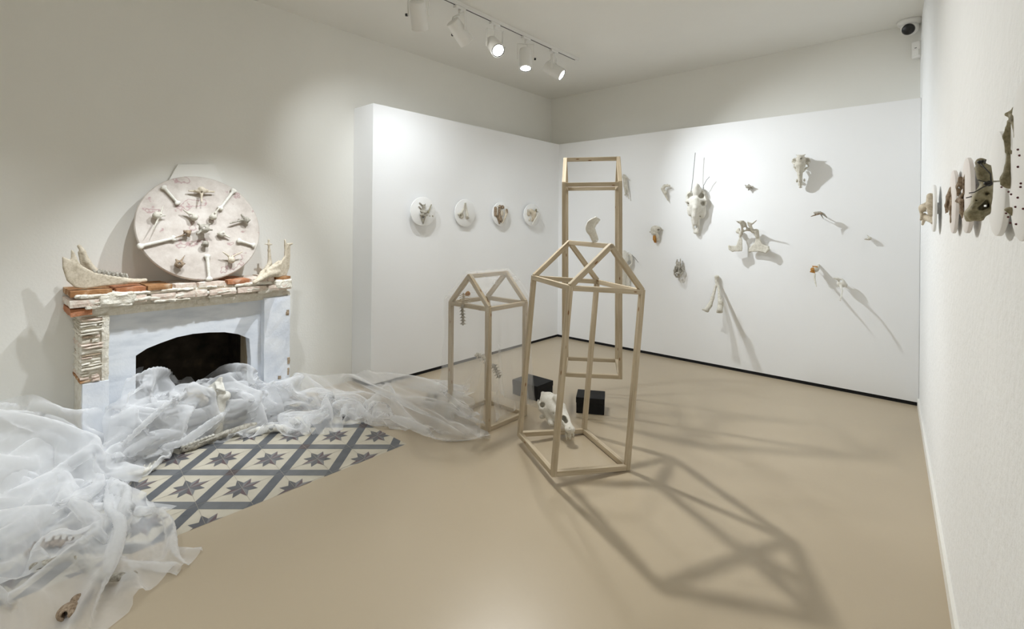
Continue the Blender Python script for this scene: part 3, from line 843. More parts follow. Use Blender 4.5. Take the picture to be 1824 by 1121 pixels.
child_tube(big, [V(285, 300, .06), V(300, 230, .10), V(318, 90, .11), V(326, 0, .10), on_back(1238.5, 272, .09)], .0026, 'wire')
child_tube(big, [V(488, 255, .05), V(500, 190, .065), V(545, 105, .065), V(598, 45, .065)], .0026, 'wire')

# skull with round cheek arches, nose pointing down
V = View(1400, 265, 14.01, on_back, BK); u = V.r(350, 500, 1)
s = Solid(0.012)
s.ball(V(365, 290, .09), (110 * u, 130 * u, .06), RX).ball(V(355, 400, .10), (120 * u, 90 * u, .05), RX)
s.chain([V(250, 240, .06), V(180, 280, .05), V(158, 330, .06), V(215, 375, .08), V(205, 450, .07), V(270, 560, .07)], [12 * u, 20 * u, 18 * u, 22 * u, 20 * u, 24 * u])
s.chain([V(490, 225, .06), V(560, 260, .05), V(590, 330, .06), V(540, 360, .08), V(550, 440, .07), V(440, 560, .07)], [12 * u, 20 * u, 16 * u, 22 * u, 18 * u, 24 * u])
s.cone(V(355, 430, .10), V(350, 640, .07), 100 * u, 52 * u).cone(V(350, 620, .07), V(360, 940, .045), 56 * u, 46 * u)
s.chain([V(345, 480, .13), V(340, 640, .105), V(345, 800, .085), V(360, 930, .065)], [24 * u, 24 * u, 24 * u, 18 * u])
s.cone(V(250, 155, .1), V(360, 180, .09), 9 * u, 20 * u).cone(V(490, 145, .1), V(380, 185, .09), 10 * u, 20 * u)
s.ball(V(272, 800, .03), (20 * u, 42 * u, .02), RX).ball(V(462, 785, .03), (22 * u, 42 * u, .02), RX)
s.ball(V(215, 310, .02), (62 * u, 85 * u, .02), RX).ball(V(530, 300, .02), (66 * u, 85 * u, .02), RX)
s.cone(V(212, 295, .18), V(212, 295, .045), 36 * u, 42 * u, True).cone(V(535, 285, .18), V(535, 290, .045), 42 * u, 46 * u, True).cone(V(535, 430, .16), V(520, 430, .04), 24 * u, 30 * u, True).cone(V(205, 425, .14), V(220, 425, .05), 10 * u, 16 * u, True)
s.cone(V(378, 255, .2), V(375, 255, .09), 14 * u, 14 * u, True).cone(V(325, 950, .12), V(325, 940, .03), 14 * u, 14 * u, True).cone(V(392, 945, .12), V(392, 935, .03), 14 * u, 14 * u, True)
wall_bone('skull', 'skull with wide cheek arches high at the right, casting a long shadow to its right', 'skull', s, 'bone', 0.005, G)

# pelvis
V = View(1290, 380, 10.19, on_back, BK); u = V.r(500, 400, 1)
s = Solid(0.010)
s.plate([V(*q) for q in [(100, 590, .10), (215, 590, .09), (260, 470, .07), (290, 410, .06), (330, 470, .06), (335, 640, .08), (325, 690, .09), (150, 695, .11), (90, 640, .11)]], (0, -1, 0), .014, .006)
s.chain([V(85, 600, .11), V(100, 650, .115), V(150, 690, .115)], [18 * u, 16 * u, 12 * u])
s.chain([V(285, 420, .06), V(310, 370, .06), V(250, 330, .05), V(265, 290, .05)], [22 * u, 26 * u, 34 * u, 26 * u])
s.chain([V(300, 370, .06), V(330, 320, .08), V(330, 220, .12), V(300, 160, .15)], [18 * u, 26 * u, 30 * u, 26 * u])
s.plate([V(*q) for q in [(200, 130, .17), (245, 140, .17), (350, 130, .14), (405, 180, .11), (415, 250, .09), (330, 290, .09), (320, 210, .12), (250, 180, .16)]], (0.2, -1, 0.1), .014, .006)
s.plate([V(*q) for q in [(425, 150, .12), (500, 175, .15), (590, 122, .18), (600, 132, .18), (520, 195, .15), (500, 210, .13), (520, 300, .09), (470, 260, .09), (420, 210, .11)]], (-0.2, -1, 0.1), .013, .006)
s.chain([V(330, 320, .08), V(420, 290, .08), V(500, 310, .07)], [22 * u, 30 * u, 24 * u])
s.chain([V(470, 230, .1), V(520, 330, .07), V(580, 330, .06), V(600, 420, .05)], [24 * u, 30 * u, 40 * u, 36 * u])
s.plate([V(*q) for q in [(575, 440, .05), (640, 440, .05), (690, 560, .055), (800, 600, .07), (810, 650, .07), (760, 725, .075), (640, 700, .065), (460, 700, .05), (440, 650, .05), (500, 580, .05), (550, 540, .045)]], (0, -1, 0), .014, .006)
s.chain([V(455, 690, .05), V(470, 705, .05)], [16 * u, 12 * u]).chain([V(800, 615, .07), V(800, 660, .075), V(755, 715, .08)], [18 * u, 20 * u, 18 * u])
s.cone(V(375, 280, .2), V(370, 280, .0), 24 * u, 24 * u, True).cone(V(480, 385, .2), V(480, 385, .0), 20 * u, 20 * u, True)
wall_bone('pelvis_bone', 'spread pelvis bone with two horned wings in the middle of the back board', 'pelvis bone', s, 'bone', 0.005, G)

# narrow forked lower jaw
V = View(1180, 380, 3.737, on_back, BK); u = V.r(370, 520, 1)
s = Solid(0.010)
s.chain([V(362, 425, .03), V(362, 455, .04), V(364, 480, .06)], [15 * u, 11 * u, 10 * u])
s.chain([V(355, 480, .06), V(335, 560, .14), V(318, 610, .19), V(296, 642, .235)], [8 * u, 10 * u, 13 * u, 15 * u]).cone(V(268, 640, .24), V(300, 650, .24), 6 * u, 9 * u)
s.chain([V(372, 480, .06), V(380, 560, .14), V(387, 610, .2), V(382, 645, .255)], [8 * u, 10 * u, 16 * u, 18 * u]).cone(V(364, 658, .26), V(395, 658, .26), 6 * u, 6 * u)
s.ball(V(388, 605, .21), (18 * u, 30 * u, .03), RX)
wall_bone('jaw_bone', 'narrow V-shaped lower jaw hanging near the foot of the back board', 'jaw bone', s, 'bone', 0.0045, G)

# parrot-like skull with an amber beak
V = View(1145, 390, 20.38, on_back, BK); u = V.r(450, 500, 1)
s = Solid(0.008)
s.ball(V(460, 390, .05), (170 * u, 150 * u, .045), RX).ball(V(420, 520, .055), (110 * u, 90 * u, .04), RX).cone(V(255, 475, .05), V(400, 480, .06), 22 * u, 70 * u)
s.cone(V(520, 560, .04), V(540, 760, .03), 90 * u, 60 * u).ball(V(620, 360, .03), (50 * u, 70 * u, .03), RX)
s.chain([V(680, 385, .02), V(735, 400, .02), V(740, 440, .02)], [8 * u, 8 * u, 8 * u])
s.cone(V(575, 400, .12), V(560, 400, .02), 26 * u, 36 * u, True).cone(V(600, 530, .1), V(585, 530, .02), 34 * u, 40 * u, True)
pk = wall_bone('bird_skull', 'small round bird skull with an amber beak, right of the tall frame', 'bird skull', s, 'bone', 0.0035, G)
s = Solid(0.005); s.chain([V(420, 650, .065), V(425, 740, .06), V(450, 830, .05), V(490, 870, .04)], [55 * u, 58 * u, 42 * u, 14 * u])
bpy.context.view_layer.update(); put('beak', s, M['amber'], 0.003, pk)['label'] = 'amber beak'

# small open skull
V = View(1190, 450, 16.02, on_back, BK); u = V.r(290, 500, 1)
s = Solid(0.006)
s.plate([V(*q) for q in [(225, 290, .05), (300, 260, .05), (370, 310, .05), (370, 430, .06), (240, 430, .06)]], (0, -1, 0), .03, .008)
s.cone(V(260, 205, .05), V(250, 290, .05), 18 * u, 30 * u).cone(V(348, 180, .04), V(350, 300, .05), 12 * u, 22 * u).cone(V(408, 240, .02), V(420, 400, .03), 10 * u, 16 * u)
s.chain([V(215, 400, .06), V(185, 520, .06), V(195, 620, .06), V(240, 680, .07), V(310, 690, .07), V(370, 620, .06), V(430, 540, .05), V(400, 440, .05)], [26 * u, 30 * u, 28 * u, 32 * u, 34 * u, 26 * u, 16 * u, 16 * u])
s.cone(V(315, 430, .07), V(310, 620, .08), 14 * u, 24 * u).ball(V(280, 620, .07), (85 * u, 60 * u, .03), RX).cone(V(440, 520, .05), V(460, 470, .05), 8 * u, 6 * u)
s.ball(V(300, 520, .02), (110 * u, 110 * u, .016), RX)
s.cone(V(243, 660, .14), V(250, 640, .05), 22 * u, 22 * u, True).cone(V(305, 635, .14), V(305, 630, .06), 10 * u, 10 * u, True)
wall_bone('skull', 'small open grey skull low on the back board, just above the forked jaw', 'skull', s, 'bone_grey', 0.0032, G)

# skull half hidden behind the roof of the front frame
V = View(1095, 440, 11.22, on_back, BK); u = V.r(200, 300, 1)
s = Solid(0.010)
s.ball(V(175, 190, .10), (95 * u, 125 * u, .05), RX).chain([V(190, 250, .10), V(180, 450, .09), V(175, 740, .06)], [90 * u, 70 * u, 45 * u])
s.chain([V(270, 130, .06), V(330, 180, .05), V(330, 330, .05), V(300, 380, .06)], [26 * u, 30 * u, 26 * u, 30 * u]).cone(V(250, 560, .04), V(270, 760, .03), 50 * u, 40 * u)
s.cone(V(295, 320, .14), V(280, 300, .0), 34 * u, 44 * u, True).cone(V(340, 420, .12), V(330, 420, .0), 18 * u, 22 * u, True).cone(V(290, 130, .15), V(290, 130, .03), 14 * u, 14 * u, True)
sk = wall_bone('skull', 'white skull on the back board, half hidden behind the roof of the tilted frame', 'skull', s, 'bone_white', 0.005, G)
bpy.context.view_layer.update(); child_tube(sk, [V(340, 160, .06), V(400, 215, .07), V(470, 310, .07)], .002, 'wire')

# cloth-like bone bundle beside the tall frame
V = View(1100, 260, 5.604, on_back, BK); u = V.r(70, 400, 1)
s = Solid(0.008)
s.ball(V(68, 310, .05), (18 * u, 24 * u, .03), RX).cone(V(60, 290, .05), V(110, 335, .06), 8 * u, 4 * u).chain([V(70, 330, .05), V(78, 400, .05), V(84, 480, .04)], [16 * u, 18 * u, 10 * u]).chain([V(88, 330, .04), V(98, 420, .05), V(112, 525, .05)], [7 * u, 6 * u, 5 * u]).ball(V(76, 488, .04), 9 * u)
wall_bone('bird_skeleton', 'limp bird bones hanging beside the top of the tallest frame', 'bird skeleton', s, 'bone', 0.004, G)
# curved tusk-like bone
s = Solid(0.006)
s.chain([V(520, 395, .05), V(470, 400, .06), V(452, 430, .06), V(470, 470, .05), V(485, 505, .04), V(503, 550, .03)], [7 * u, 15 * u, 17 * u, 15 * u, 10 * u, 3 * u]).ball(V(478, 468, .05), 17 * u).cone(V(495, 385, .04), V(520, 400, .05), 6 * u, 6 * u)
wall_bone('bird_skull', 'small hooked bone pointing down, left of the long horse skull', 'bird skull', s, 'bone', 0.0035, G)
# tiny bone cluster
s = Solid(0.004)
s.ball(V(1308, 408, .025), (24 * u, 16 * u, .02), RX).cone(V(1275, 392, .03), V(1320, 425, .03), 5 * u, 5 * u).cone(V(1352, 405, .03), V(1290, 412, .03), 5 * u, 6 * u).cone(V(1310, 385, .03), V(1308, 440, .03), 5 * u, 6 * u).cone(V(1350, 430, .02), V(1300, 400, .02), 4 * u, 5 * u).cone(V(1315, 410, .03), V(1315, 410, .0), 5 * u, 4 * u)
wall_bone('vertebra', 'tiny spiky vertebra alone on the back board, upper middle', 'vertebra', s, 'bone_grey', 0.003, G)
# long-beaked bird on two pins
V = View(1430, 360, 12.16, on_back, BK); u = V.r(350, 300, 1)
s = Solid(0.005)
s.ball(V(330, 240, .10), (75 * u, 34 * u, .02), RX).ball(V(265, 230, .10), (30 * u, 20 * u, .012), RX).chain([V(400, 240, .09), V(455, 270, .08), V(520, 335, .07)], [26 * u, 22 * u, 10 * u]).chain([V(395, 270, .09), V(440, 355, .07)], [14 * u, 9 * u]).cone(V(390, 225, .1), V(380, 205, .1), 12 * u, 8 * u)
b4 = wall_bone('bird_skull', 'long-beaked brown bird skull with two pale leg bones, right of the pelvis', 'bird skull', s, 'bone_grey', 0.003, G)
s = Solid(0.003); s.chain([V(400, 245, .11), V(270, 280, .12), V(175, 315, .14)], [18 * u, 15 * u, 6 * u]); bpy.context.view_layer.update()
put('beak', s, M['bone_brown'], 0.0022, b4)['label'] = 'brown beak'
for a, b in (((520, 335, .07), (522, 345, .0)), ((440, 355, .07), (455, 365, .0))): child_tube(b4, [V(*a), V(*b)], .002, 'bone')
# tiny bird skull at the far right
s = Solid(0.004)
s.ball(V(1440, 790, .03), (45 * u, 36 * u, .022), RX).cone(V(1395, 800, .035), V(1330, 810, .05), 24 * u, 4 * u).cone(V(1385, 710, .03), V(1440, 760, .03), 4 * u, 10 * u).cone(V(1470, 770, .03), V(1480, 780, .0), 8 * u, 8 * u)
s.cone(V(1395, 780, .08), V(1400, 785, .02), 16 * u, 16 * u, True)
wall_bone('bird_skull', 'tiny bird skull at the far right of the back board', 'bird skull', s, 'bone', 0.0028, G)
# two birds with drooping beaks
V = View(1400, 360, 4.67, on_back, BK); u = V.r(450, 600, 1)
s = Solid(0.006)
s.ball(V(245, 560, .07), (26 * u, 24 * u, .03), RX).cone(V(262, 555, .06), V(275, 525, .0), 14 * u, 9 * u).chain([V(238, 600, .10), V(238, 640, .15), V(246, 675, .185), V(253, 703, .21)], [8 * u, 6 * u, 5 * u, 3 * u])
b1 = wall_bone('bird_skull', 'bird skull with an orange cap and thin drooping beak, low on the back board', 'bird skull', s, 'bone', 0.0035, G)
s = Solid(0.004); s.ball(V(226, 562, .085), (20 * u, 19 * u, .02), RX).cone(V(222, 535, .08), V(258, 540, .08), 5 * u, 7 * u).cone(V(205, 580, .09), V(235, 585, .09), 6 * u, 8 * u); bpy.context.view_layer.update()
put('cap', s, M['amber'], 0.003, b1)['label'] = 'orange cap'
s = Solid(0.006)
s.chain([V(400, 632, .11), V(430, 640, .09), V(465, 660, .07), V(495, 690, .05)], [6 * u, 12 * u, 20 * u, 16 * u]).ball(V(462, 680, .07), (34 * u, 32 * u, .03), RX).cone(V(460, 640, .07), V(490, 680, .05), 8 * u, 8 * u).chain([V(455, 700, .10), V(468, 740, .15), V(460, 785, .19), V(450, 820, .21)], [10 * u, 6 * u, 6 * u, 5 * u]).cone(V(490, 690, .05), V(500, 700, .0), 10 * u, 10 * u)
s.cone(V(455, 655, .13), V(458, 660, .05), 9 * u, 9 * u, True)
wall_bone('bird_skull', 'white bird skull with a thin drooping beak, right of the orange-capped one', 'bird skull', s, 'bone_white', 0.0035, G)

# ------------------------------------------------------------------ four oval plaques on the left board
M['plaque'] = speckled('white_plaster_oval', [(0.3, (0.80, 0.80, 0.79)), (0.7, (0.84, 0.84, 0.83))], 8, 0.7, 0.08, 60)
M['plaque_pink'] = speckled('rose_white_plaster', [(0.3, (0.72, 0.67, 0.645)), (0.7, (0.81, 0.775, 0.75))], 8, 0.6, 0.08, 60)
def plaque(c0, c1, t, pf, n, label, mat='plaque', gap=0.02, group='oval plaques on the left board', name='plaque'):
    """oval plaster slab held off the wall; c0 and c1 are opposite corners of its box in the photo"""
    cu, cv = (c0[0] + c1[0]) / 2, (c0[1] + c1[1]) / 2
    A, B = pf(c0[0], cv, gap + t), pf(c1[0], cv, gap + t); T, Bo = pf(cu, c0[1], gap + t), pf(cu, c1[1], gap + t)
    n = Vector(n); ctr = Vector((A + B) / 2 * 0.5 + (T + Bo) / 2 * 0.5)
    w, h = np.linalg.norm(B - A) / 2, np.linalg.norm(Bo - T) / 2
    root = thing(name, label, 'plaque', ctr - n * (gap + t), group)
    ux = Vector((0, 0, 1)).cross(n); mm = Matrix((ux * w, Vector((0, 0, 1)) * h, n)).transposed().to_4x4(); mm.translation = n * gap
    bm = bmesh.new(); add_lathe(bm, [(0.97, 0), (1.0, .003), (1.0, t - .003), (0.97, t)], 72, mm)
    o = obj('slab', bm, M[mat], root); o.data.set_sharp_from_angle(angle=math.radians(50))
    bm = bmesh.new(); m2 = Matrix((ux * .03, Vector((0, 0, 1)) * .03, n)).transposed().to_4x4(); add_lathe(bm, [(1, -0.002), (1, gap + .001)], 16, m2); obj('spacer', bm, M[mat], root)
    bpy.context.view_layer.update(); return root
VA = View(725, 345, 14.03, on_left, (1, 0, 0)); VB = View(865, 350, 16.58, on_left, (1, 0, 0))
def on_pl(root, V, chains, mat, vox=.003, name='bone', k=.005, subs=()):
    s = Solid(k); u = V.r(600, 500, 1)
    for pts, rad in chains:
        if len(pts) == 1: s.ball(V(*pts[0]), np.array([rad[0], rad[1], rad[2] if len(rad) > 2 else rad[0]]) * u, LX)
        else: s.chain([V(*q) for q in pts], [r * u for r in rad])
    for c, d, r in subs: s.cone(V(*c), V(*d), r * u, r * u, True)
    return put(name, s, M[mat], vox, root, 0.0006)
o_ = .04
r1 = plaque((732, 351), (776, 403), .016, on_left, (1, 0, 0), 'leftmost oval plaque on the left board, set with a spiky bundle of dark bones', gap=.05)
g = .07
on_pl(r1, VA, [([(350, 440, g), (440, 480, g + .02), (500, 440, g)], [28, 45, 26]), ([(350, 530, g + .02), (480, 530, g + .02)], [34, 34]), ([(410, 560, g + .01), (400, 750, g)], [62, 10]), ([(400, 420, g), (385, 300, g), (315, 235, g)], [18, 20, 16]), ([(385, 420, g), (300, 330, g)], [20, 18]), ([(430, 430, g + .01), (455, 260, g + .01)], [20, 10]), ([(415, 430, g), (420, 280, g)], [14, 12])], 'bone_grey', subs=[((410, 590, g + .08), (410, 590, g), 26)])
on_pl(r1, VA, [([(525, 480, g + .01), (610, 275, g + .01)], [18, 12]), ([(640, 560, g)], [22, 16, 12]), ([(572, 560, g)], [12, 14, 10])], 'bone_olive')
r2 = plaque((811, 355), (847, 404), .016, on_left, (1, 0, 0), 'second oval plaque from the left, holding a pale forked bone', gap=.02); g = .042
on_pl(r2, VA, [([(1445, 240, g), (1420, 380, g), (1370, 470, g + .01), (1290, 520, g + .01)], [14, 22, 34, 34]), ([(1470, 235, g), (1480, 420, g), (1505, 560, g + .01)], [14, 30, 50]), ([(1365, 560, g)], [75, 70, 22]), ([(1510, 600, g)], [70, 45, 22]), ([(1260, 495, g), (1300, 520, g)], [8, 24])], 'bone', subs=[((1335, 540, g + .07), (1335, 540, g + .005), 24), ((1560, 580, g + .07), (1555, 580, g + .005), 24)])
r3 = plaque((878, 360), (908, 403), .016, on_left, (1, 0, 0), 'third oval plaque from the left, nearly covered by brown bones', gap=.03); g = .052
on_pl(r3, VB, [([(290, 350, g), (290, 550, g)], [45, 45]), ([(335, 560, g), (410, 790, g)], [26, 26]), ([(420, 300, g), (400, 420, g), (400, 560, g), (420, 700, g)], [50, 30, 30, 40]), ([(500, 320, g)], [70, 60, 30]), ([(620, 400, g), (630, 480, g)], [36, 30]), ([(455, 640, g), (460, 740, g)], [40, 34])], 'bone_brown', subs=[((520, 380, g + .07), (520, 380, g), 22), ((415, 490, g + .07), (415, 490, g + .01), 16)])
on_pl(r3, VB, [([(585, 420, g + .01), (610, 520, g + .012), (560, 660, g + .01), (495, 790, g + .01)], [20, 30, 24, 16]), ([(480, 500, g)], [70, 90, 26]), ([(400, 300, g + .01), (330, 310, g + .01)], [16, 10]), ([(335, 360, g + .015), (335, 540, g + .015)], [16, 16])], 'bone_warm')
r4 = plaque((934, 363), (963, 403), .016, on_left, (1, 0, 0), 'rightmost oval plaque on the left board, with a cream skull and white beak', gap=.03); g = .052
on_pl(r4, VB, [([(1330, 420, g), (1420, 500, g + .015), (1420, 640, g + .01)], [60, 85, 60]), ([(1270, 510, g)], [80, 75, 26]), ([(1380, 700, g)], [60, 50, 22]), ([(1255, 380, g), (1240, 430, g)], [14, 18]), ([(1300, 650, g), (1280, 720, g)], [16, 12])], 'bone_warm', subs=[((1300, 430, g + .07), (1300, 430, g + .01), 24)])
on_pl(r4, VB, [([(1560, 490, g + .04), (1480, 650, g + .035), (1385, 820, g + .02)], [28, 34, 10]), ([(1590, 490, g + .05), (1560, 480, g + .04)], [6, 14])], 'bone_white')
on_pl(r4, VB, [([(1490, 410, g + .02)], [34, 50, 30]), ([(1440, 450, g + .02), (1550, 460, g + .03)], [14, 8]), ([(1490, 460, g + .02), (1480, 580, g + .02)], [18, 10])], 'bone_olive')

# ------------------------------------------------------------------ plaques along the right wall
GR = 'plaques along the right wall'
def on_t(u, v, t):                 # a point in the upright plane that crosses the right wall t metres from its far end
    R = ray(u, v); return CAM + R * (((RW0 + RWD * t - CAM) @ RWD) / (R @ RWD))
class ViewT:
    """a close-up crop of the photo read on the plane t: what stands out from the wall is seen nearly side on"""
    def __init__(s, x0, y0, k, t): s.x0, s.y0, s.k, s.t = x0, y0, k, t
    def __call__(s, x, y, dt=0.0): return on_t(s.x0 + x / s.k, s.y0 + y / s.k, s.t + dt)
    def r(s, d): return d / s.k * px(s(300, 600))
def rplaque(t, z, rt, rz, th, gap, label, mat='plaque'):
    n = Vector(RWN); c = Vector(RW0 + RWD * t + np.array([0, 0, z]))
    root = thing('plaque', label, 'plaque', c, GR)
    ux = Vector(RWD); mm = Matrix((ux * rt, Vector((0, 0, 1)) * rz, n)).transposed().to_4x4(); mm.translation = n * gap
    bm = bmesh.new(); add_lathe(bm, [(0.97, 0), (1.0, .002), (1.0, th - .002), (0.97, th)], 72, mm)
    o = obj('slab', bm, M[mat], root); o.data.set_sharp_from_angle(angle=math.radians(50))
    bm = bmesh.new(); m2 = Matrix((ux * .03, Vector((0, 0, 1)) * .03, n)).transposed().to_4x4(); add_lathe(bm, [(1, -0.002), (1, gap + .001)], 16, m2); obj('spacer', bm, M[mat], root)
    bpy.context.view_layer.update(); return root
def rbones(root, V, chains, mat, vox=.0035, k=.006, subs=(), name='bone', plates=()):
    s = Solid(k); u = V.r(1)
    for pts, rad in chains:
        if len(pts) == 1: s.ball(V(*pts[0]), np.array([rad[2] if len(rad) > 2 else .03, rad[1] * u, rad[0] * u]), np.array([RWD, [0, 0, 1.0], RWN]))
        else: s.chain([V(*q) for q in pts], [q * u for q in rad])
    for pts, th in plates: s.plate([V(*q) for q in pts], -RWD, th, th * .35)
    for a, b, r in subs: s.cone(V(*a), V(*b), r * u, r * u, True)
    return put(name, s, M[mat], vox, root, 0.0008)
r = rplaque(2.03, 1.613, .122, .122, .012, .018, 'small white plaque deepest along the right wall, with a tan skull jutting out')
V = ViewT(1630, 320, 11.21, 2.0); d_ = .08
rbones(r, V, [([(300, 330, .03), (310, 500, .03), (330, 680, .03)], [60, 75, 60]), ([(360, 320), (370, 520), (365, 700)], [30, 34, 30]), ([(190, 560, -.03)], [95, 85, .05]), ([(180, 490, -.05), (240, 440, -.02)], [20, 14]), ([(110, 600, -.03), (140, 720, -.03), (120, 800, -.03)], [30, 28, 24]), ([(180, 700, -.05), (170, 830, -.05), (150, 895, -.05)], [36, 26, 24]), ([(240, 760, -.03), (330, 800, .0), (350, 860, .02)], [70, 60, 34])], 'bone_warm', subs=[((235, 610, -.2), (240, 600, .0), 22), ((275, 680, -.2), (275, 680, .0), 16), ((355, 720, -.2), (355, 720, .02), 18)])
r = rplaque(2.93, 1.606, .115, .118, .012, .010, 'white plaque second along the right wall, with a ragged purple-brown bird wing', 'plaque_pink')
V = ViewT(1675, 260, 6.594, 2.88)
rbones(r, V, [([(135, 500), (110, 600), (80, 700), (62, 790)], [24, 34, 24, 8]), ([(165, 500, .03), (150, 620, .03), (120, 720, .03), (115, 800, .03)], [20, 24, 16, 8]), ([(140, 640, .03), (165, 740, .05), (150, 850, .05)], [16, 12, 6]), ([(118, 800, .03), (120, 900, .03)], [7, 9]), ([(100, 700), (95, 780)], [12, 6])], 'bone_brown')
r = rplaque(3.38, 1.605, .112, .114, .012, .014, 'tall rosy plaque third along the right wall, with a brown beaked bone', 'plaque_pink')
V = ViewT(1675, 260, 6.594, 3.33)
rbones(r, V, [([(305, 295, .03), (285, 400, .03), (275, 560, .03)], [10, 18, 14]), ([(235, 380), (225, 480), (205, 580)], [26, 34, 14]), ([(165, 655, -.02), (225, 640, -.01), (260, 650, .02)], [6, 34, 26]), ([(250, 660, .02), (250, 780, .03), (258, 880, .03)], [26, 20, 8]), ([(240, 620), (265, 560, .02)], [20, 18])], 'bone_brown', subs=[((235, 410, -.2), (238, 410, .0), 12), ((215, 490, -.2), (220, 490, .01), 9)])
r = rplaque(3.88, 1.603, .112, .115, .012, .010, 'white plaque fourth along the right wall, behind the olive mask-like bone', 'plaque')
# olive mask-like bone standing out in front of the fourth plaque
V3 = ViewT(1675, 260, 6.594, 4.02); u = V3.r(1)
s = Solid(0.006)
s.plate([V3(*q) for q in [(410, 250), (440, 225), (520, 210), (590, 235), (612, 420), (605, 620), (590, 800), (530, 830), (500, 880), (345, 882), (320, 850), (285, 795), (370, 690), (400, 560), (470, 450), (430, 370)]], -RWD, .03, .009)
s.chain([V3(420, 200), V3(470, 180), V3(520, 160)], [16 * u, 24 * u, 10 * u]).cone(V3(470, 180), V3(490, 230), 20 * u, 20 * u)
s.chain([V3(300, 790, -.01), V3(330, 860, -.01), V3(390, 800, -.01)], [18 * u, 22 * u, 20 * u])
s.chain([V3(420, 260, -.01), V3(500, 225, -.012), V3(585, 245, -.01)], [14 * u, 20 * u, 16 * u]).chain([V3(600, 440, -.01), V3(520, 500, -.012), V3(410, 600, -.01), V3(330, 780, -.01)], [16 * u, 20 * u, 16 * u, 16 * u])
s.cone(V3(480, 732, -.006), V3(480, 732, .2), 30 * u, 30 * u, True).cone(V3(530, 700, -.006), V3(530, 700, .2), 34 * u, 34 * u, True).cone(V3(545, 655, -.006), V3(545, 655, .2), 18 * u, 18 * u, True).cone(V3(545, 560, .004), V3(545, 560, .2), 22 * u, 22 * u, True).cone(V3(430, 640, .004), V3(430, 640, .2), 14 * u, 14 * u, True)
mk = tag(put('pelvis_bone', s, M['bone_olive'], .0035, None, .001), 'olive-brown mask-like bone with a dark hole, standing out from the right wall', 'pelvis bone')
bpy.context.view_layer.update()
for pts in ([(612, 430), (540, 425), (440, 400)], [(600, 445), (500, 485), (400, 545), (335, 555)], [(370, 595), (300, 612)], [(520, 212), (535, 160)], [(470, 205), (590, 330), (600, 440)]): child_tube(mk, [V3(*q, .022) for q in pts], .0012, 'wire')
for c, rr in (((575, 440, .016), 34), ((540, 442, .016), 26), ((465, 190, .012), 26), ((500, 180, .012), 20)):
    s = Solid(.003); s.ball(V3(*c), rr * u); put('wire_knot', s, M['dark_plastic'], .003, mk)
c_ = V3(560, 420, -.01); child_tube(mk, [c_, c_ - RWN * (float((c_ - RW0) @ RWN) - .0)], .002, 'white_metal', 'mounting_pin')
r = rplaque(4.325, 1.606, .090, .122, .014, .036, 'nearest plaque on the right wall, with a long olive bone and red pins', 'plaque')
V4 = ViewT(1755, 165, 4.23, 4.25); u = V4.r(1); q4 = V4
s = Solid(.004)
s.chain([q4(160, 165), q4(205, 160), q4(225, 200, .02)], [16 * u, 26 * u, 26 * u]).cone(q4(215, 100), q4(218, 180), 9 * u, 16 * u)
s.chain([q4(225, 200, .02), q4(245, 330, .03), q4(258, 430, .03)], [26 * u, 18 * u, 6 * u])
s.chain([q4(170, 210), q4(152, 330), q4(152, 450)], [8 * u, 16 * u, 4 * u])
s.chain([q4(205, 200), q4(190, 400), q4(175, 560), q4(165, 650), q4(180, 690)], [16 * u, 18 * u, 22 * u, 38 * u, 34 * u]).cone(q4(128, 692), q4(225, 700), 10 * u, 18 * u)
s.chain([q4(178, 220, .014), q4(195, 450, .014), q4(215, 650, .014)], [7 * u, 7 * u, 7 * u])
put('long_bone', s, M['bone_olive'], .0026, r, .0006)
s = Solid(.003); s.chain([q4(155, 880, .02), q4(185, 885, .02), q4(208, 920, .02)], [12 * u, 22 * u, 14 * u]); put('small_bone', s, M['bone_olive'], .0026, r)
M['red_pin'] = plain('dark_red_bead', (0.09, 0.012, 0.016), 0.35)
bpy.context.view_layer.update(); inv = r.matrix_world.inverted()
for x, y in [(122, 713), (176, 748), (195, 767), (245, 792), (227, 862), (157, 910), (172, 938), (188, 983), (232, 992), (268, 685), (266, 712), (246, 560), (257, 474), (246, 430), (286, 876)]:
    p = on_right(1755 + x / 4.23, 165 + y / 4.23, .051)
    bm = bmesh.new(); bmesh.ops.create_uvsphere(bm, u_segments=10, v_segments=6, radius=0.0017, matrix=Matrix.Translation(inv @ Vector(p))); obj('pin', bm, M['red_pin'], r, True)
# slim pins that carry the loose bones out from the boards
bpy.context.view_layer.update()
for o in list(COL.objects):
    if o.parent is None and o.get('category') in ('skull', 'bird skull', 'pelvis bone', 'jaw bone', 'bird skeleton', 'vertebra') and o.type == 'MESH' and o.location.y > -0.45 and o.location.x > 0.5:
        q = np.array([v.co for v in o.data.vertices]); i = int(np.argmin(np.abs(q - q.mean(0)).sum(1) + 0.5 * -q[:, 1]))
        a = Vector(q[i]); b = Vector((a.x, -o.location.y + .001, a.z))
        obj('mounting_pin', tube([a - Vector((0, .004, 0)), b], .0022, 6), M['white_metal'], o)
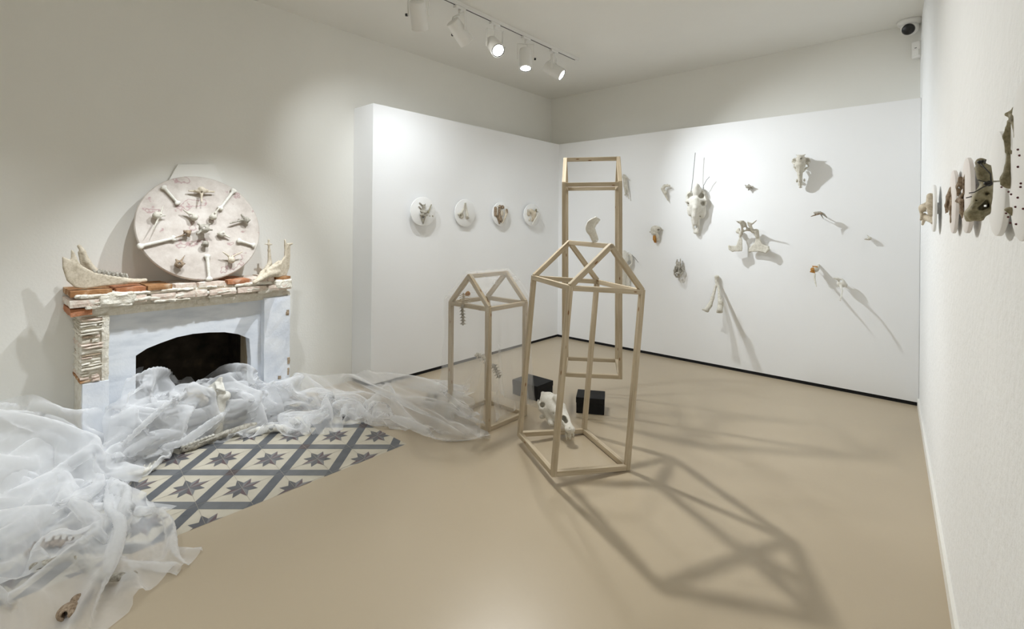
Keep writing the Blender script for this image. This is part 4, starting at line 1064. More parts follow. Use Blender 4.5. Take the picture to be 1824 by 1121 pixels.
# ------------------------------------------------------------------ black boxes on the floor
def black_box(P0, P1, depth, h, label):
    """P0, P1: front bottom corners on the floor"""
    P0, P1 = Vector(P0), Vector(P1); e = (P1 - P0); w = e.length; e.normalize(); n = Vector((-e.y, e.x, 0))
    root = thing('black_box', label, 'box', P0, 'black boxes on the floor')
    root.matrix_world = Matrix((e, n, Vector((0, 0, 1)))).transposed().to_4x4(); root.matrix_world.translation = P0
    m = Matrix((e, n, Vector((0, 0, 1)))).transposed().to_4x4(); m.translation = P0; root.matrix_world = m
    obj('body', box((0.003, 0.003, 0), (w - .003, depth - .003, h - .02), .002), M['black'], root)
    obj('lid', box((0, 0, h - .045), (w, depth, h), .003), M['black'], root)
    return root
black_box(on_floor(1025.6, 736), on_floor(1076.6, 740.5), 0.20, 0.128, 'black lidded box to the right, seen behind the back post of the tilted frame')
black_box(on_floor(912.2, 701.5), on_floor(956, 715.6), 0.23, 0.128, 'black lidded box to the left, behind the long white skull')

# ------------------------------------------------------------------ long white skull on the floor, its nose over the rail of the tilted frame
E1 = RIGHT; 
def fs(x, y, d):                    # close-up point at distance d along the view
    return CAM + ray(945 + x / 10.19, 690 + y / 10.19) * d
u = 3.62 / F / 10.19
AX = np.array([RIGHT, UP, -FWD])
s = Solid(0.016)
s.ball(fs(340, 230, 3.72), (165 * u, 120 * u, .075), AX).ball(fs(320, 350, 3.68), (150 * u, 130 * u, .08), AX)
s.cone(fs(225, 110, 3.80), fs(330, 170, 3.74), 28 * u, 80 * u).cone(fs(215, 110, 3.8), fs(180, 250, 3.74), 22 * u, 20 * u)
s.cone(fs(380, 320, 3.66), fs(520, 520, 3.54), 160 * u, 110 * u).cone(fs(500, 460, 3.53), fs(640, 620, 3.43), 110 * u, 75 * u).cone(fs(620, 600, 3.43), fs(715, 770, 3.36), 70 * u, 62 * u)
s.chain([fs(470, 200, 3.62), fs(570, 350, 3.55), fs(680, 540, 3.46)], [70 * u, 60 * u, 24 * u])
s.cone(fs(300, 420, 3.64), fs(390, 610, 3.58), 110 * u, 70 * u).ball(fs(390, 640, 3.56), (70 * u, 55 * u, .05), AX)
s.chain([fs(185, 260, 3.72), fs(150, 310, 3.68), fs(180, 400, 3.66), fs(250, 440, 3.66)], [26 * u, 20 * u, 24 * u, 40 * u]).chain([fs(130, 290, 3.76), fs(140, 235, 3.78)], [18 * u, 14 * u]).ball(fs(215, 540, 3.66), (55 * u, 34 * u, .02), AX)
s.chain([fs(690, 560, 3.43), fs(720, 680, 3.37), fs(750, 780, 3.34)], [16 * u, 18 * u, 44 * u])
s.ball(fs(710, 765, 3.35), (85 * u, 52 * u, .03), AX)
s.cone(fs(205, 325, 3.50), fs(222, 325, 3.69), 44 * u, 46 * u, True)
s.cone(fs(600, 560, 3.30), fs(600, 560, 3.48), 34 * u, 40 * u, True).cone(fs(645, 625, 3.28), fs(640, 620, 3.44), 34 * u, 34 * u, True).cone(fs(615, 530, 3.3), fs(618, 590, 3.46), 36 * u, 30 * u, True)
s.cone(fs(618, 260, 3.40), fs(600, 265, 3.62), 16 * u, 20 * u, True).cone(fs(417, 478, 3.4), fs(417, 478, 3.58), 11 * u, 11 * u, True).cone(fs(708, 750, 3.25), fs(708, 750, 3.35), 9 * u, 9 * u, True)
fsk = tag(put('skull', s, M['bone_white'], .0058), 'long bleached skull on the floor, its nose over the rail of the tilted frame', 'skull')
bpy.context.view_layer.update()
for x0, y0, x1, y1 in ((648, 815, 655, 955), (688, 820, 708, 955), (720, 820, 722, 950), (770, 815, 782, 930)):
    s = Solid(.004); s.chain([fs(x0, y0, 3.345), fs((x0 + x1) / 2, (y0 + y1) / 2, 3.335), fs(x1, y1, 3.345)], [20 * u, 18 * u, 9 * u]); put('tooth', s, M['bone'], .0025, fsk)

# curved jaw standing on the ridge of the tilted frame
rc = np.array(FRONT.matrix_world @ Vector((0.2655, 0.27, 1.115 + 0.269)))
dj = float((rc - CAM) @ FWD)
def jr(x, y, dd=0.0): return CAM + ray(1030 + x / 17.24, 375 + y / 17.24) * (dj + dd)
u = dj / F / 17.24; s = Solid(.009)
s.plate([jr(*q) for q in [(420, 950), (340, 770), (260, 680), (222, 590), (225, 480), (280, 340), (380, 260), (530, 200), (585, 235), (640, 230), (650, 280), (560, 350), (500, 450), (490, 550), (530, 640), (570, 780), (610, 900), (590, 960), (520, 1000), (450, 1000)]], -FWD, .022, .009)
s.ball(jr(548, 220), 34 * u).chain([jr(675, 280), jr(580, 380), jr(510, 470), jr(495, 540)], [14 * u, 24 * u, 22 * u, 16 * u])
s.chain([jr(510, 600), jr(560, 790), jr(590, 880)], [22 * u, 26 * u, 30 * u])
s.cone(jr(575, 910, -.05), jr(575, 910, .05), 18 * u, 18 * u, True)
rj = tag(put('jaw_bone', s, M['bone_white'], .0038), 'curved white jaw bone balanced upright on the ridge of the tilted frame', 'jaw bone')
bpy.context.view_layer.update(); s = Solid(.003)
for k in range(6): s.ball(jr(515 + k * 15, 600 + 55 * k), 24 * u)
put('tooth_row', s, M['bone_grey'], .0028, rj)

# strings of vertebrae in the small frame
def vert_string(name, pts, label, mat, n, r0, cat='spine', spikes=True):
    """a curved run of vertebrae; each one a part of its own"""
    pts = [np.asarray(p, float) for p in pts]
    L = np.cumsum([0] + [np.linalg.norm(b - a) for a, b in zip(pts, pts[1:])])
    root = thing(name, label, cat, Vector(pts[0]), 'strings of vertebrae')
    bpy.context.view_layer.update()
    for i in range(n):
        q = L[-1] * (i + .5) / n; k = int(np.searchsorted(L, q) - 1); k = max(0, min(k, len(pts) - 2))
        p = pts[k] + (pts[k + 1] - pts[k]) * (q - L[k]) / (L[k + 1] - L[k]); d = (pts[k + 1] - pts[k]) / (L[k + 1] - L[k])
        side = np.cross(d, FWD); side /= np.linalg.norm(side)
        s = Solid(.004); hl = L[-1] / n * .36
        s.cone(p - d * hl, p + d * hl, r0 * .75, r0 * .8)
        if spikes:
            s.cone(p, p + side * r0 * 1.7 + d * hl, r0 * .4, r0 * .2).cone(p, p - side * r0 * 1.7 + d * hl, r0 * .4, r0 * .2).cone(p, p - FWD * r0 * 1.3, r0 * .45, r0 * .25)
        put('vertebra', s, M[mat], .0026, root)
    return root
dS = float((np.array([1.2, -2.845, .85]) - CAM) @ FWD)
def sm(x, y, dd=0.0): return CAM + ray(790 + x / 8.625, 470 + y / 8.625) * (dS + dd)
vert_string('spine', [sm(290, 640, .0), sm(292, 760), sm(300, 860), sm(298, 935)], 'dark string of vertebrae dangling from the front gable of the smallest frame', 'bone_grey', 6, .013)
# little rib cage above it
s = Solid(.004); u = dS / F / 8.625
for k in range(5):
    y = 475 + k * 30
    s.chain([sm(310, y, 0), sm(265, y + 8, -.015), sm(235, y + 25, .01)], [8 * u, 6 * u, 4 * u]).chain([sm(320, y - 5, 0), sm(380, y - 8, -.015), sm(425, y + 20, .01)], [8 * u, 6 * u, 4 * u])
s.chain([sm(305, 460), sm(315, 560), sm(295, 640)], [12 * u, 14 * u, 16 * u])
rcg = tag(put('rib_cage', s, M['bone_warm'], .0028), 'small bird rib cage with an amber skull in the gable of the smallest frame', 'rib cage')
bpy.context.view_layer.update(); s = Solid(.005); s.ball(sm(375, 460), 38 * u).cone(sm(380, 435), sm(350, 470), 14 * u, 20 * u); put('head', s, M['amber'], .0028, rcg)['label'] = 'amber head'
dS2 = dS + .12
def sm2(x, y, dd=0.0): return CAM + ray(815 + x / 16.01, 620 + y / 16.01) * (dS2 + dd)
vert_string('spine', [sm2(500, 220), sm2(600, 190), sm2(700, 240), sm2(780, 330)], 'pale curved string of small bones hanging inside the smallest frame', 'bone', 4, .012)
s = Solid(.004); u = dS2 / F / 16.01
for a, b, c in (((590, 150), (690, 270), (650, 370)), ((740, 180), (800, 330), (745, 430)), ((560, 170), (575, 240), (555, 290))): s.chain([sm2(*a), sm2(*b), sm2(*c)], [20 * u, 16 * u, 20 * u])
tag(put('rib_bones', s, M['bone_white'], .0026), 'three joined white rib ends hanging inside the smallest frame', 'ribs')
vert_string('spine', [sm2(1010, 480, .1), sm2(1090, 600, .1), sm2(1130, 720, .1), sm2(1190, 830, .1)], 'grey string of vertebrae low inside the smallest frame, right of its middle post', 'bone_grey', 5, .016)

# ------------------------------------------------------------------ dome camera and motion sensor in the far right corner
c0 = Vector((3.70, 0.13, CEIL))
t = thing('dome_camera', 'white dome security camera on the ceiling in the far right corner', 'security camera', c0)
bm = bmesh.new(); add_lathe(bm, [(0.03, -.045), (0.075, -.042), (0.092, -.02), (0.094, 0)], 40); obj('base', bm, M['white_plastic'], t, True)
bm = bmesh.new(); bmesh.ops.create_uvsphere(bm, u_segments=32, v_segments=20, radius=0.066, matrix=Matrix.Translation((0, 0, -.062))); obj('ball', bm, M['white_plastic'], t, True)
dd = (Vector(CAM) - c0); dd.z *= 1.2; dd.normalize(); dd = (dd + Vector((-.25, 0, -.12))).normalized()
x_, y_, z_ = frame_of(dd); mm = Matrix((x_, y_, z_)).transposed().to_4x4(); mm.translation = Vector((0, 0, -.062)) + dd * .046
bm = bmesh.new(); add_lathe(bm, [(.047, 0), (.046, .018), (.036, .026), (.002, .028)], 28, mm); obj('lens_window', bm, M['dark_plastic'], t, True)
t = thing('motion_sensor', 'small white motion sensor on the wall below the dome camera', 'motion sensor', (3.75, 0.20, 3.09))
t.rotation_euler = (0, 0, math.radians(-25))
bm = box((-.036, -.03, -.075), (.036, .02, .075), .012); obj('housing', bm, M['white_plastic'], t, True)
obj('lens', box((-.026, -.036, -.055), (.026, -.028, .0), .006), M['white_metal'], t)
obj('indicator', box((-.008, -.032, .012), (.008, -.0295, .017)), M['dark_plastic'], t)
obj('bracket', box((-.015, .015, -.02), (.015, .06, .02)), M['white_plastic'], t)
# ------------------------------------------------------------------ tulle: sheets larger than the ground they cover, left to buckle (position-based cloth)
def tulle_mat(name, cover, col=(0.93, 0.935, 0.945)):
    """fine net: each layer hides a share of what lies behind it, more where the net is seen edge on"""
    m, nt, bs, out = new_mat(name)
    nt.nodes.remove(bs)
    lw = node(nt, 'ShaderNodeLayerWeight', Blend=0.5)
    # share hidden along a slanted path through the net: 1 - (1 - c) ** (1 / cos)
    inv = node(nt, 'ShaderNodeMath', operation='SUBTRACT'); inv.inputs[0].default_value = 1.0; nt.links.new(lw.outputs['Facing'], inv.inputs[1])
    mx = node(nt, 'ShaderNodeMath', operation='MAXIMUM'); nt.links.new(inv.outputs[0], mx.inputs[0]); mx.inputs[1].default_value = 0.3
    dv = node(nt, 'ShaderNodeMath', operation='DIVIDE'); dv.inputs[0].default_value = 1.0; nt.links.new(mx.outputs[0], dv.inputs[1])
    pw = node(nt, 'ShaderNodeMath', operation='POWER'); pw.inputs[0].default_value = 1.0 - cover; nt.links.new(dv.outputs[0], pw.inputs[1])
    d = node(nt, 'ShaderNodeBsdfDiffuse', Color=(*col, 1)); t = node(nt, 'ShaderNodeBsdfTranslucent', Color=(*col, 1)); tr = nt.nodes.new('ShaderNodeBsdfTransparent')
    a = node(nt, 'ShaderNodeMixShader', Fac=0.45); nt.links.new(d.outputs[0], a.inputs[1]); nt.links.new(t.outputs[0], a.inputs[2])
    b = nt.nodes.new('ShaderNodeMixShader'); nt.links.new(pw.outputs[0], b.inputs[0]); nt.links.new(a.outputs[0], b.inputs[1]); nt.links.new(tr.outputs[0], b.inputs[2])
    nt.links.new(b.outputs[0], out.inputs['Surface'])
    return m
M['tulle'] = tulle_mat('white_tulle', 0.29)
M['tulle_thin'] = tulle_mat('thin_tulle', 0.22)
M['tulle_sheer'] = tulle_mat('sheer_tulle', 0.135)

def resample(ctrl, n, m):
    """smooth surface through a coarse net of points (Catmull-Rom both ways)"""
    C = np.asarray(ctrl, float)
    def cr(A, k):
        L = len(A); q = np.linspace(0, L - 1, k); i = np.minimum(q.astype(int), L - 2); f = (q - i)[:, None, None]
        P = np.concatenate([2 * A[:1] - A[1:2], A, 2 * A[-1:] - A[-2:-1]])
        p0, p1, p2, p3 = P[i], P[i + 1], P[i + 2], P[i + 3]
        return 0.5 * (2 * p1 + (p2 - p0) * f + (2 * p0 - 5 * p1 + 4 * p2 - p3) * f ** 2 + (3 * p1 - p0 - 3 * p2 + p3) * f ** 3)
    X = cr(C, n); return cr(X.transpose(1, 0, 2), m).transpose(1, 0, 2)

def cloth(X, excess, steps, seed, hold=0.01, grav=-0.0006, push=None, noise_amp=0.02, iters=6, pin=None, bend=0.35, hold_z=None, fric=0.7, shear=0.5):
    rs = np.random.RandomState(seed)
    n, m, _ = X.shape; G = X.copy()
    hu = np.linalg.norm(np.diff(X, axis=0), axis=2).mean() * excess; hv = np.linalg.norm(np.diff(X, axis=1), axis=2).mean() * excess
    # broad random waves start the folds
    a, b = np.meshgrid(np.linspace(0, 1, n), np.linspace(0, 1, m), indexing='ij')
    D = np.zeros_like(X)
    for k in range(4):                       # a few straight creases
        w = rs.randn(2) * (1.6 + 2.0 * k); ph = rs.rand() * 6.28
        D += (np.abs(((a * w[0] * n * hu * 4 + b * w[1] * m * hv * 4 + ph) / PI) % 2 - 1) * 2 - 1)[..., None] * rs.randn(3) * noise_amp * .22
    for k in range(70):                      # pinched-up points with creases running from them
        c = rs.rand(2); R_ = rs.uniform(.10, .42); q = rs.uniform(.5, 2.0)
        r_ = np.hypot((a - c[0]) * n * hu, (b - c[1]) * m * hv * q) / (R_ * math.sqrt(n * hu * m * hv))
        D += np.maximum(1 - r_, 0)[..., None] * (rs.randn(3) * [1, 1, 1.2]) * noise_amp * (.5 + 1.6 * R_)
    X = X + D + rs.randn(n, m, 3) * noise_amp * 0.12
    if pin is not None: X[pin] = G[pin]
    P = X.copy()
    W = np.ones((n, m, 1))
    if pin is not None: W[pin] = 0.0
    def solve(A, B, wa, wb, L, st):
        d = B - A; l = np.linalg.norm(d, axis=2, keepdims=True) + 1e-9
        c = d * ((l - L) / l * st / np.maximum(wa + wb, 1e-6))
        A += c * wa; B -= c * wb
    hd = math.hypot(hu, hv)
    for s_ in range(steps):
        V = (X - P) * 0.9; P = X.copy(); X = X + V; X[..., 2] += grav * (W[..., 0] > 0)
        hz = hold if hold_z is None else hold_z
        X[..., :2] += (G[..., :2] - X[..., :2]) * hold; X[..., 2] += (G[..., 2] - X[..., 2]) * hz
        for it in range(iters):
            for p in (0, 1):
                k = (n - p) // 2; solve(X[p:p + 2 * k:2], X[p + 1:p + 2 * k:2], W[p:p + 2 * k:2], W[p + 1:p + 2 * k:2], hu, 1.0)
                k = (m - p) // 2; solve(X[:, p:p + 2 * k:2], X[:, p + 1:p + 2 * k:2], W[:, p:p + 2 * k:2], W[:, p + 1:p + 2 * k:2], hv, 1.0)
            for p in (0, 1):
                k = (n - p) // 2; A, B = X[p:p + 2 * k:2], X[p + 1:p + 2 * k:2]; wa, wb = W[p:p + 2 * k:2], W[p + 1:p + 2 * k:2]
                solve(A[:, :-1], B[:, 1:], wa[:, :-1], wb[:, 1:], hd, shear); solve(A[:, 1:], B[:, :-1], wa[:, 1:], wb[:, :-1], hd, shear)
            if bend:
                for p in range(4):
                    k = (n - p) // 4; solve(X[p:p + 4 * k:4], X[p + 2:p + 4 * k:4], W[p:p + 4 * k:4], W[p + 2:p + 4 * k:4], 2 * hu, bend)
                    k = (m - p) // 4; solve(X[:, p:p + 4 * k:4], X[:, p + 2:p + 4 * k:4], W[:, p:p + 4 * k:4], W[:, p + 2:p + 4 * k:4], 2 * hv, bend)
        lo = X[..., 2] < 0.006
        X[..., 2] = np.where(lo, 0.006, X[..., 2]); X[..., :2] = np.where(lo[..., None], X[..., :2] + (P[..., :2] - X[..., :2]) * fric, X[..., :2])
        if push is not None: push(X, P)
    return X

def sheet_bm(X, me_name, mat):
    n, m, _ = X.shape
    idx = np.arange(n * m).reshape(n, m)
    F_ = np.stack([idx[:-1, :-1], idx[1:, :-1], idx[1:, 1:], idx[:-1, 1:]], -1).reshape(-1, 4)
    return X.reshape(-1, 3), F_

def tulle(name, label, sheets, mat='tulle'):
    """one length of net; its layers lie in one mesh"""
    Vs, Fs, o_ = [], [], 0
    for X in sheets:
        v, f = sheet_bm(X, name, mat); Vs.append(v); Fs.append(f + o_); o_ += len(v)
    V, Fc = np.concatenate(Vs), np.concatenate(Fs)
    o = np_obj(name, V, Fc, M[mat], None, (V[:, 0].mean(), V[:, 1].mean(), 0.0))
    return tag(o, label, 'tulle')

def fire_push(X, P):
    # the pillars and the wall keep the net on the room side, except in the hearth opening
    x, y, z = X[..., 0], X[..., 1], X[..., 2]
    inside = (y > A[1][0] + .03) & (y < A[-2][0] - .03) & (z < 0.66)
    front = np.where((y > -4.97) & (y < -3.60) & (z < 1.0), 0.012, WL + .012)
    lim = np.where(inside, -0.62, front)
    side = (x < lim)
    X[..., 0] = np.where(side, lim, x)

# 1 the puff in and before the hearth
g = [[(-.45, -4.62, .44), (-.20, -4.66, .66), (.06, -4.78, .50), (.20, -4.88, .26), (.30, -4.92, .03)],
     [(-.50, -4.40, .40), (-.25, -4.40, .50), (.10, -4.48, .50), (.22, -4.54, .34), (.26, -4.60, .03)],
     [(-.50, -4.22, .30), (-.20, -4.24, .36), (.04, -4.28, .40), (.09, -4.32, .24), (.11, -4.36, .03)],
     [(-.45, -4.05, .36), (-.20, -4.00, .46), (.08, -4.02, .30), (.12, -4.02, .18), (.16, -4.0, .03)],
     [(-.35, -3.92, .30), (-.10, -3.88, .36), (.08, -3.74, .36), (.18, -3.72, .20), (.26, -3.72, .03)]]
G_ = np.array(g)
hearth = [cloth(resample(G_, 50, 44), 1.25, 60, 3, hold=.005, push=fire_push, noise_amp=.15, grav=-.0003, bend=.3)]
hearth.append(cloth(resample(G_ * [1, 1, .8] + [.02, 0, 0], 46, 40), 1.30, 60, 8, hold=.005, push=fire_push, noise_amp=.15, grav=-.0003, bend=.3))
hearth.append(cloth(resample(G_[:3, 1:] * [1, 1, .75] + [.01, 0, 0], 42, 38), 1.35, 60, 9, hold=.005, push=fire_push, noise_amp=.15, grav=-.0003, bend=.3))
tulle('tulle_puff', 'white tulle billowing out of the fireplace opening onto the hearth', hearth)
# 2 the train spreading to the lower left
g = [[(-.26, -5.75, .50), (.05, -5.75, .46), (.45, -5.75, .32), (.85, -5.70, .18), (1.25, -5.66, .10), (2.05, -5.6, .02)],
     [(-.26, -5.35, .55), (.05, -5.36, .50), (.45, -5.36, .32), (.82, -5.32, .20), (1.20, -5.28, .15), (1.95, -5.25, .03)],
     [(-.22, -5.06, .54), (.06, -5.08, .42), (.40, -5.08, .22), (.75, -5.05, .14), (1.16, -5.03, .17), (1.86, -5.02, .03)],
     [(.02, -4.90, .42), (.12, -4.86, .26), (.34, -4.88, .11), (.62, -4.90, .07), (1.12, -4.86, .14), (1.74, -4.84, .02)],
     [(.10, -4.66, .18), (.18, -4.66, .08), (.26, -4.72, .04), (.42, -4.80, .03), (1.00, -4.76, .08), (1.46, -4.70, .01)]]
G_ = np.array(g)
tr = [cloth(resample(G_, 52, 74), 1.14, 60, 11, hold=.005, noise_amp=.15, push=fire_push, bend=.3)]
tr.append(cloth(resample(G_[:, :5] * [1, 1, .85], 48, 58), 1.2, 60, 12, hold=.005, noise_amp=.15, push=fire_push, bend=.3))
tr.append(cloth(resample(G_[:, :4] * [1, 1, .7], 46, 46), 1.24, 60, 13, hold=.005, noise_amp=.15, push=fire_push, bend=.3))
tr.append(cloth(resample(G_[1:, :4] * [1, 1, .5], 42, 42), 1.24, 60, 14, hold=.005, noise_amp=.15, push=fire_push, bend=.3))
tulle('tulle_train', 'wide white tulle train spreading over the tiles at the lower left', tr)
# 3 the swath along the wall to the small frame
g = [[(.02, -4.0, .36), (.03, -3.72, .40), (-.18, -3.45, .36), (-.14, -3.15, .30), (.18, -2.95, .26), (.50, -2.80, .32), (1.00, -2.58, .34)],
     [(.12, -4.0, .28), (.15, -3.72, .32), (.10, -3.45, .28), (.25, -3.20, .24), (.50, -3.02, .22), (.80, -2.88, .28), (1.25, -2.66, .24)],
     [(.22, -4.0, .14), (.32, -3.72, .20), (.36, -3.46, .18), (.50, -3.28, .18), (.75, -3.12, .16), (1.04, -2.98, .22), (1.44, -2.82, .10)],
     [(.32, -3.95, .02), (.46, -3.74, .03), (.58, -3.56, .03), (.78, -3.46, .04), (1.08, -3.30, .03), (1.42, -3.14, .05), (1.68, -2.96, .02)]]
def swath_push(X, P):
    fire_push(X, P)
    x, y = X[..., 0], X[..., 1]
    bd = (y > -2.89) & (x < 0.012); X[..., 0] = np.where(bd, 0.012, X[..., 0])
G_ = np.array(g)
sw = [cloth(resample(G_, 36, 86), 1.2, 60, 21, hold=.005, noise_amp=.14, push=swath_push, bend=.3)]
sw.append(cloth(resample(G_ * [1, 1, .7], 32, 76), 1.26, 60, 22, hold=.005, noise_amp=.14, push=swath_push, bend=.3))
tulle('tulle_swath', 'airy white tulle swath trailing from the fireplace to the smallest frame', sw, 'tulle_thin')

# 4 the veil hung over the small frame: over the ridge and down both sides, with the gable ends hanging from the rafters
hx0, hx1, hy0, hy1, hp, ha = 0.996, 1.480, -2.864, -2.392, .914, 1.150
ax_, ay_ = (hx0 + hx1) / 2, (hy0 + hy1) / 2
vr = np.random.RandomState(5)
def ripple(t, z, k, amp):
    """soft folds along t, fuller towards the floor"""
    w = np.zeros_like(t)
    for q in range(k):
        f, ph = vr.uniform(5, 26), vr.rand() * 6.28
        w += np.sin(t * f + ph + vr.uniform(-2, 2) * z) / (1 + .06 * f)
    return w * amp * (0.15 + np.clip((hp - z) / hp, 0, 1) ** 1.2) / math.sqrt(k)
def veil_side(sgn, y0, y1, n, m, flare, zmin):
    """one roof slope and the fall below it"""
    sl = math.hypot(ax_ - hx0, ha - hp); L = sl + hp - zmin
    a, y = np.meshgrid(np.linspace(0, L + .25 * (flare > .1), n), np.linspace(y0, y1, m), indexing='ij')
    t = np.clip(a / sl, 0, 1); dn = np.clip(a - sl, 0, hp - zmin); run = np.clip(a - sl - (hp - zmin), 0, 1)
    z = ha - (ha - hp) * t - dn + .004; out = (ax_ - hx0) * t + flare * (dn / hp) ** 3 + run
    bulge = np.sin(np.pi * t) * .018 * (sgn > 0) + .012 * np.sin(np.pi * np.clip((a - sl * .4) / .4, 0, 1))
    x = ax_ + sgn * (out + .003 + bulge + np.maximum(ripple(y, z, 7, .06), -.004 + 0 * z))
    yy = y + ripple(a * 2, z, 4, .012)
    return np.stack([x, yy, np.maximum(z + bulge * .8, .008 + .01 * (1 + np.sin(y * 31 + x * 23)))], -1)
def veil_end(yv, sgn, n, m, flare, zmin):
    """a gable end hanging from the two rafters"""
    q, f = np.meshgrid(np.linspace(0, 1, n), np.linspace(0, 1, m), indexing='ij')
    x = hx0 + (hx1 - hx0) * q; top = hp + (ha - hp) * (1 - np.abs(q - .5) * 2)
    z = top - (top - zmin) * f
    y = yv + sgn * (.003 + flare * f ** 3 + np.maximum(ripple(x, z, 7, .06), -.004))
    return np.stack([x + (x - ax_) * .12 * f ** 2 + ripple(z * 2, z, 4, .01), y, z + .003], -1)
veil = [veil_side(-1, hy0, hy1, 60, 40, .16, .012), veil_side(1, hy0, hy1, 60, 40, .03, .10), veil_end(hy0, -1, 40, 50, .10, .012), veil_end(hy1, 1, 40, 50, .05, .05)]
tulle('tulle_veil', 'sheer tulle veil draped over the smallest frame down to the floor', veil, 'tulle_sheer')
# ------------------------------------------------------------------ bones lying in and under the tulle
def at(u, v, d): return CAM + ray(u, v) * d          # a point d metres away along the view
def fdist(u, v, z=0.0): return float((on_floor(u, v, z) - CAM) @ FWD)
def lie(u, v, z): return on_floor(u, v, z)           # a point z metres above the floor
def bone_thing(name, label, cat, s, mat, vox=.005, group=None): return tag(put(name, s, M[mat], vox, None, .001), label, cat, group)
# upright shaft before the hearth, with a broken skull on top
s = Solid(.012); d0 = fdist(388, 781)
q = d0 / F
s.chain([at(387, 778, d0), at(391, 745, d0 + .01), at(396, 706, d0 + .03)], [9 * q, 7 * q, 8 * q]).ball(at(385, 779, d0), 10 * q).ball(at(401, 706, d0 + .03), 9 * q)
bone_thing('long_bone', 'white long bone standing upright in front of the fireplace opening', 'bone', s, 'bone_white')
s = Solid(.005)
s.plate([at(362, 697, d0 + .08), at(378, 683, d0 + .05), at(391, 672, d0 + .05), at(397, 672, d0 + .05), at(396, 684, d0 + .03), at(384, 696, d0 + .03)], -FWD + np.array([0, 0, .5]), .022, .006)
for k in range(5): s.chain([at(384 + 3 * k, 682 + k * .5, d0 + .03), at(387 + 3.2 * k, 692 + k, d0 + .0), at(393 + 2.6 * k, 703 + k * .4, d0 + .03)], [2.2 * q, 1.6 * q, 1.4 * q])
s.chain([at(376, 694, d0 + .04), at(384, 702, d0 + .02), at(398, 706, d0 + .03)], [4 * q, 5 * q, 4 * q])
bone_thing('skull', 'broken white skull perched on the upright bone in the tulle', 'skull', s, 'bone_white', .004)
s = Solid(.010); d1 = d0 + .02
s.ball(at(356, 704, d1 + .1), 9 * q).ball(at(363, 715, d1 + .1), 8 * q).cone(at(352, 700, d1 + .12), at(360, 718, d1 + .1), 7 * q, 7 * q).ball(at(337, 706, d1 + .1), 15 * q)
bone_thing('joint_bone', 'knobbly cream joint bone half buried in the tulle before the hearth', 'bone', s, 'bone_warm')
# long jaw lying on the tiles
s = Solid(.010)
J = [lie(325, 802, .02), lie(345, 796, .022), lie(372, 784, .03), lie(405, 772, .04), lie(438, 762, .05), lie(454, 757, .06)]
s.chain(J, [.016, .018, .020, .022, .026, .018])
s.plate([lie(350, 792, .045), lie(375, 780, .055), lie(406, 769, .07), lie(404, 775, .04), lie(375, 788, .03)], (0, 0, 1), .018, .006)
s.cone(lie(330, 800, .05), lie(331, 800, .0), .006, .006, True)
jw = bone_thing('jaw_bone', 'long grey-white jaw bone lying across the tiles in front of the tulle', 'jaw bone', s, 'bone_grey', .0045)
bpy.context.view_layer.update()
s = Solid(.004)
for k in range(9): s.ball(J[0] * (1 - k / 12) + J[3] * (k / 12) + np.array([0, 0, .022]), .011)
put('tooth_row', s, M['bone_white'], .004, jw)
# skull with a round socket next to it
s = Solid(.010)
s.chain([lie(440, 770, .02), lie(460, 766, .03), lie(484, 763, .035), lie(505, 763, .03), lie(516, 768, .012)], [.012, .020, .026, .022, .014])
s.cone(lie(482, 766, .07) - FWD * .05, lie(484, 763, .03), .014, .012, True)
bone_thing('skull', 'low white skull with a round brown socket at the hearth end of the tiles', 'skull', s, 'bone_white', .004)
s = Solid(.010)
s.ball(lie(530, 750, .04), (.05, .034, .03)).chain([lie(518, 752, .04), lie(536, 752, .035), lie(546, 760, .02)], [.02, .024, .012]).cone(lie(538, 752, .07) - FWD * .05, lie(536, 752, .03), .009, .009, True).cone(lie(526, 746, .08) - FWD * .05, lie(526, 748, .04), .007, .007, True)
bone_thing('skull', 'white skull veiled by tulle, right of the long jaw on the tiles', 'skull', s, 'bone_white', .005)
# run of white vertebrae at the edge of the train
vert_string('spine', [lie(206, 853, .022), lie(232, 846, .024), (lie(255, 840, .026)), lie(276, 832, .022)], 'white spine lying at the edge of the tulle train on the tiles', 'bone_white', 7, .020)
# under the foreground of the train
vert_string('spine', [lie(48, 985, .022), lie(75, 974, .024), lie(100, 967, .024), lie(132, 970, .022)], 'brown spine glimpsed through the tulle at the lower left', 'bone_brown', 6, .019)
s = Solid(.012); s.chain([lie(128, 990, .06), lie(150, 1005, .05), lie(180, 1030, .04), lie(236, 1026, .04)], [.018, .016, .014, .018]).chain([lie(60, 1010, .04), lie(100, 1000, .05), lie(128, 990, .06)], [.016, .015, .018])
bone_thing('rib', 'long curved grey bone under the sheer end of the tulle train', 'bone', s, 'bone_grey', .005)
s = Solid(.010)
s.ball(lie(122, 1090, .028), (.042, .036, .026)).chain([lie(138, 1072, .03), lie(160, 1056, .02)], [.020, .014]).ball(lie(137, 1070, .03), .022)
s.cone(lie(121, 1092, .06) - FWD * .04, lie(121, 1090, .025), .010, .011, True).cone(lie(123, 1104, .05) - FWD * .04, lie(122, 1100, .015), .009, .009, True)
bone_thing('skull', 'brown skull peering out from the tulle at the bottom left corner', 'skull', s, 'bone_brown', .004)
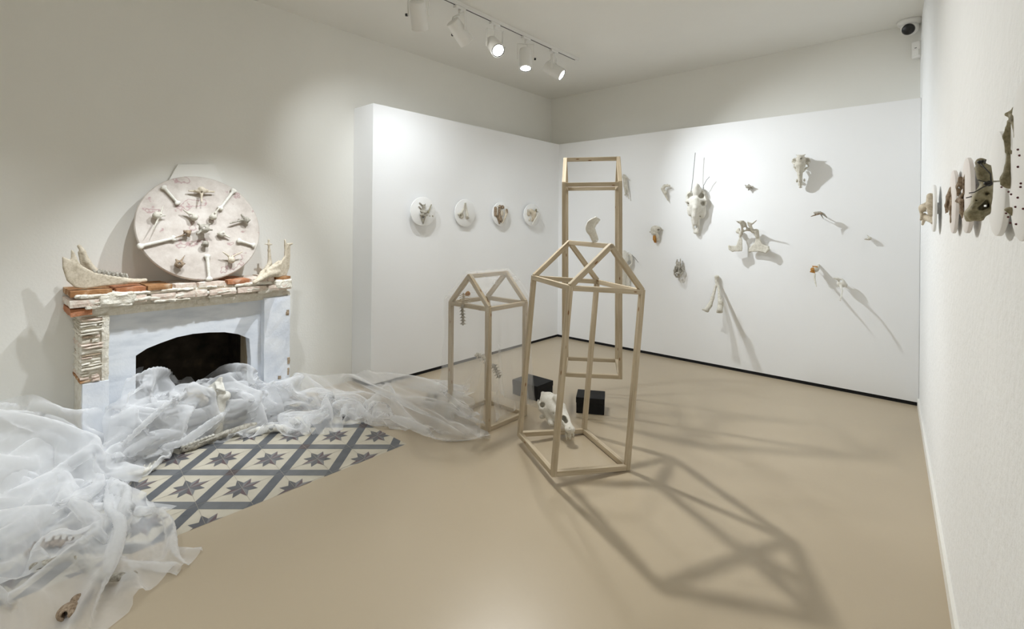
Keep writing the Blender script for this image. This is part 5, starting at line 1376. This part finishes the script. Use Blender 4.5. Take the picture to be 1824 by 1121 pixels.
# two little skulls by the small frame
dk = fdist(815, 744)
s = Solid(.008); q = dk / F
s.ball(at(812, 726, dk), 11 * q).chain([at(806, 722, dk), at(800, 736, dk), at(808, 742, dk)], [9 * q, 8 * q, 6 * q]).cone(at(818, 729, dk - .08), at(815, 729, dk + .01), 4.5 * q, 4.5 * q, True).cone(at(806, 738, dk), at(808, 748, dk - .01), 5 * q, 4 * q)
bone_thing('skull', 'small white skull with a brown socket at the front left foot of the smallest frame', 'skull', s, 'bone_white', .004)
dk2 = fdist(774, 722); s = Solid(.008); q = dk2 / F
s.ball(at(774, 708, dk2), 11 * q).cone(at(768, 706, dk2), at(760, 716, dk2), 8 * q, 4 * q).cone(at(776, 712, dk2), at(778, 722, dk2), 6 * q, 5 * q).cone(at(778, 706, dk2 - .08), at(776, 706, dk2), 4 * q, 4 * q, True)
bone_thing('skull', 'small grey-white skull buried in the tulle left of the smallest frame', 'skull', s, 'bone', .004)
# dry leaves caught on the net
M['leaf'] = speckled('dry_orange_leaf', [(0.3, (0.40, 0.16, 0.03)), (0.7, (0.62, 0.34, 0.08))], 60, 0.7, 0.2)
for (u_0, v_0, d, lab) in ((522, 707, 4.05, 'dry orange leaf caught on the tulle by the right foot of the fireplace'), (645, 711, 4.22, 'dry brown leaf caught on the tulle below the end of the left board'), (437, 694, 3.72, 'dry ochre leaf in the tulle before the right side of the hearth')):
    c = at(u_0, v_0, d); r_ = d / F; bm = bmesh.new()
    pts = [(-6, -1, .0), (-3, 2.5, .008), (0, 1.2, .004), (3, 3.6, .01), (3.2, 1, .0), (6, 1.5, -.004), (3, -2, .006), (-1, -3, .008)]
    vs = [bm.verts.new(Vector(c + RIGHT * x * r_ + UP * y * r_ - FWD * z)) for x, y, z in pts]; m_ = bm.verts.new(Vector(c - FWD * .006))
    for k in range(len(vs)): bm.faces.new((vs[k], vs[(k + 1) % len(vs)], m_))
    o = obj('dry_leaf', bm, M['leaf'], loc=tuple(c)); sd = o.modifiers.new('thick', 'SOLIDIFY'); sd.thickness = .0012
    tag(o, lab, 'leaf', 'dry leaves in the tulle')
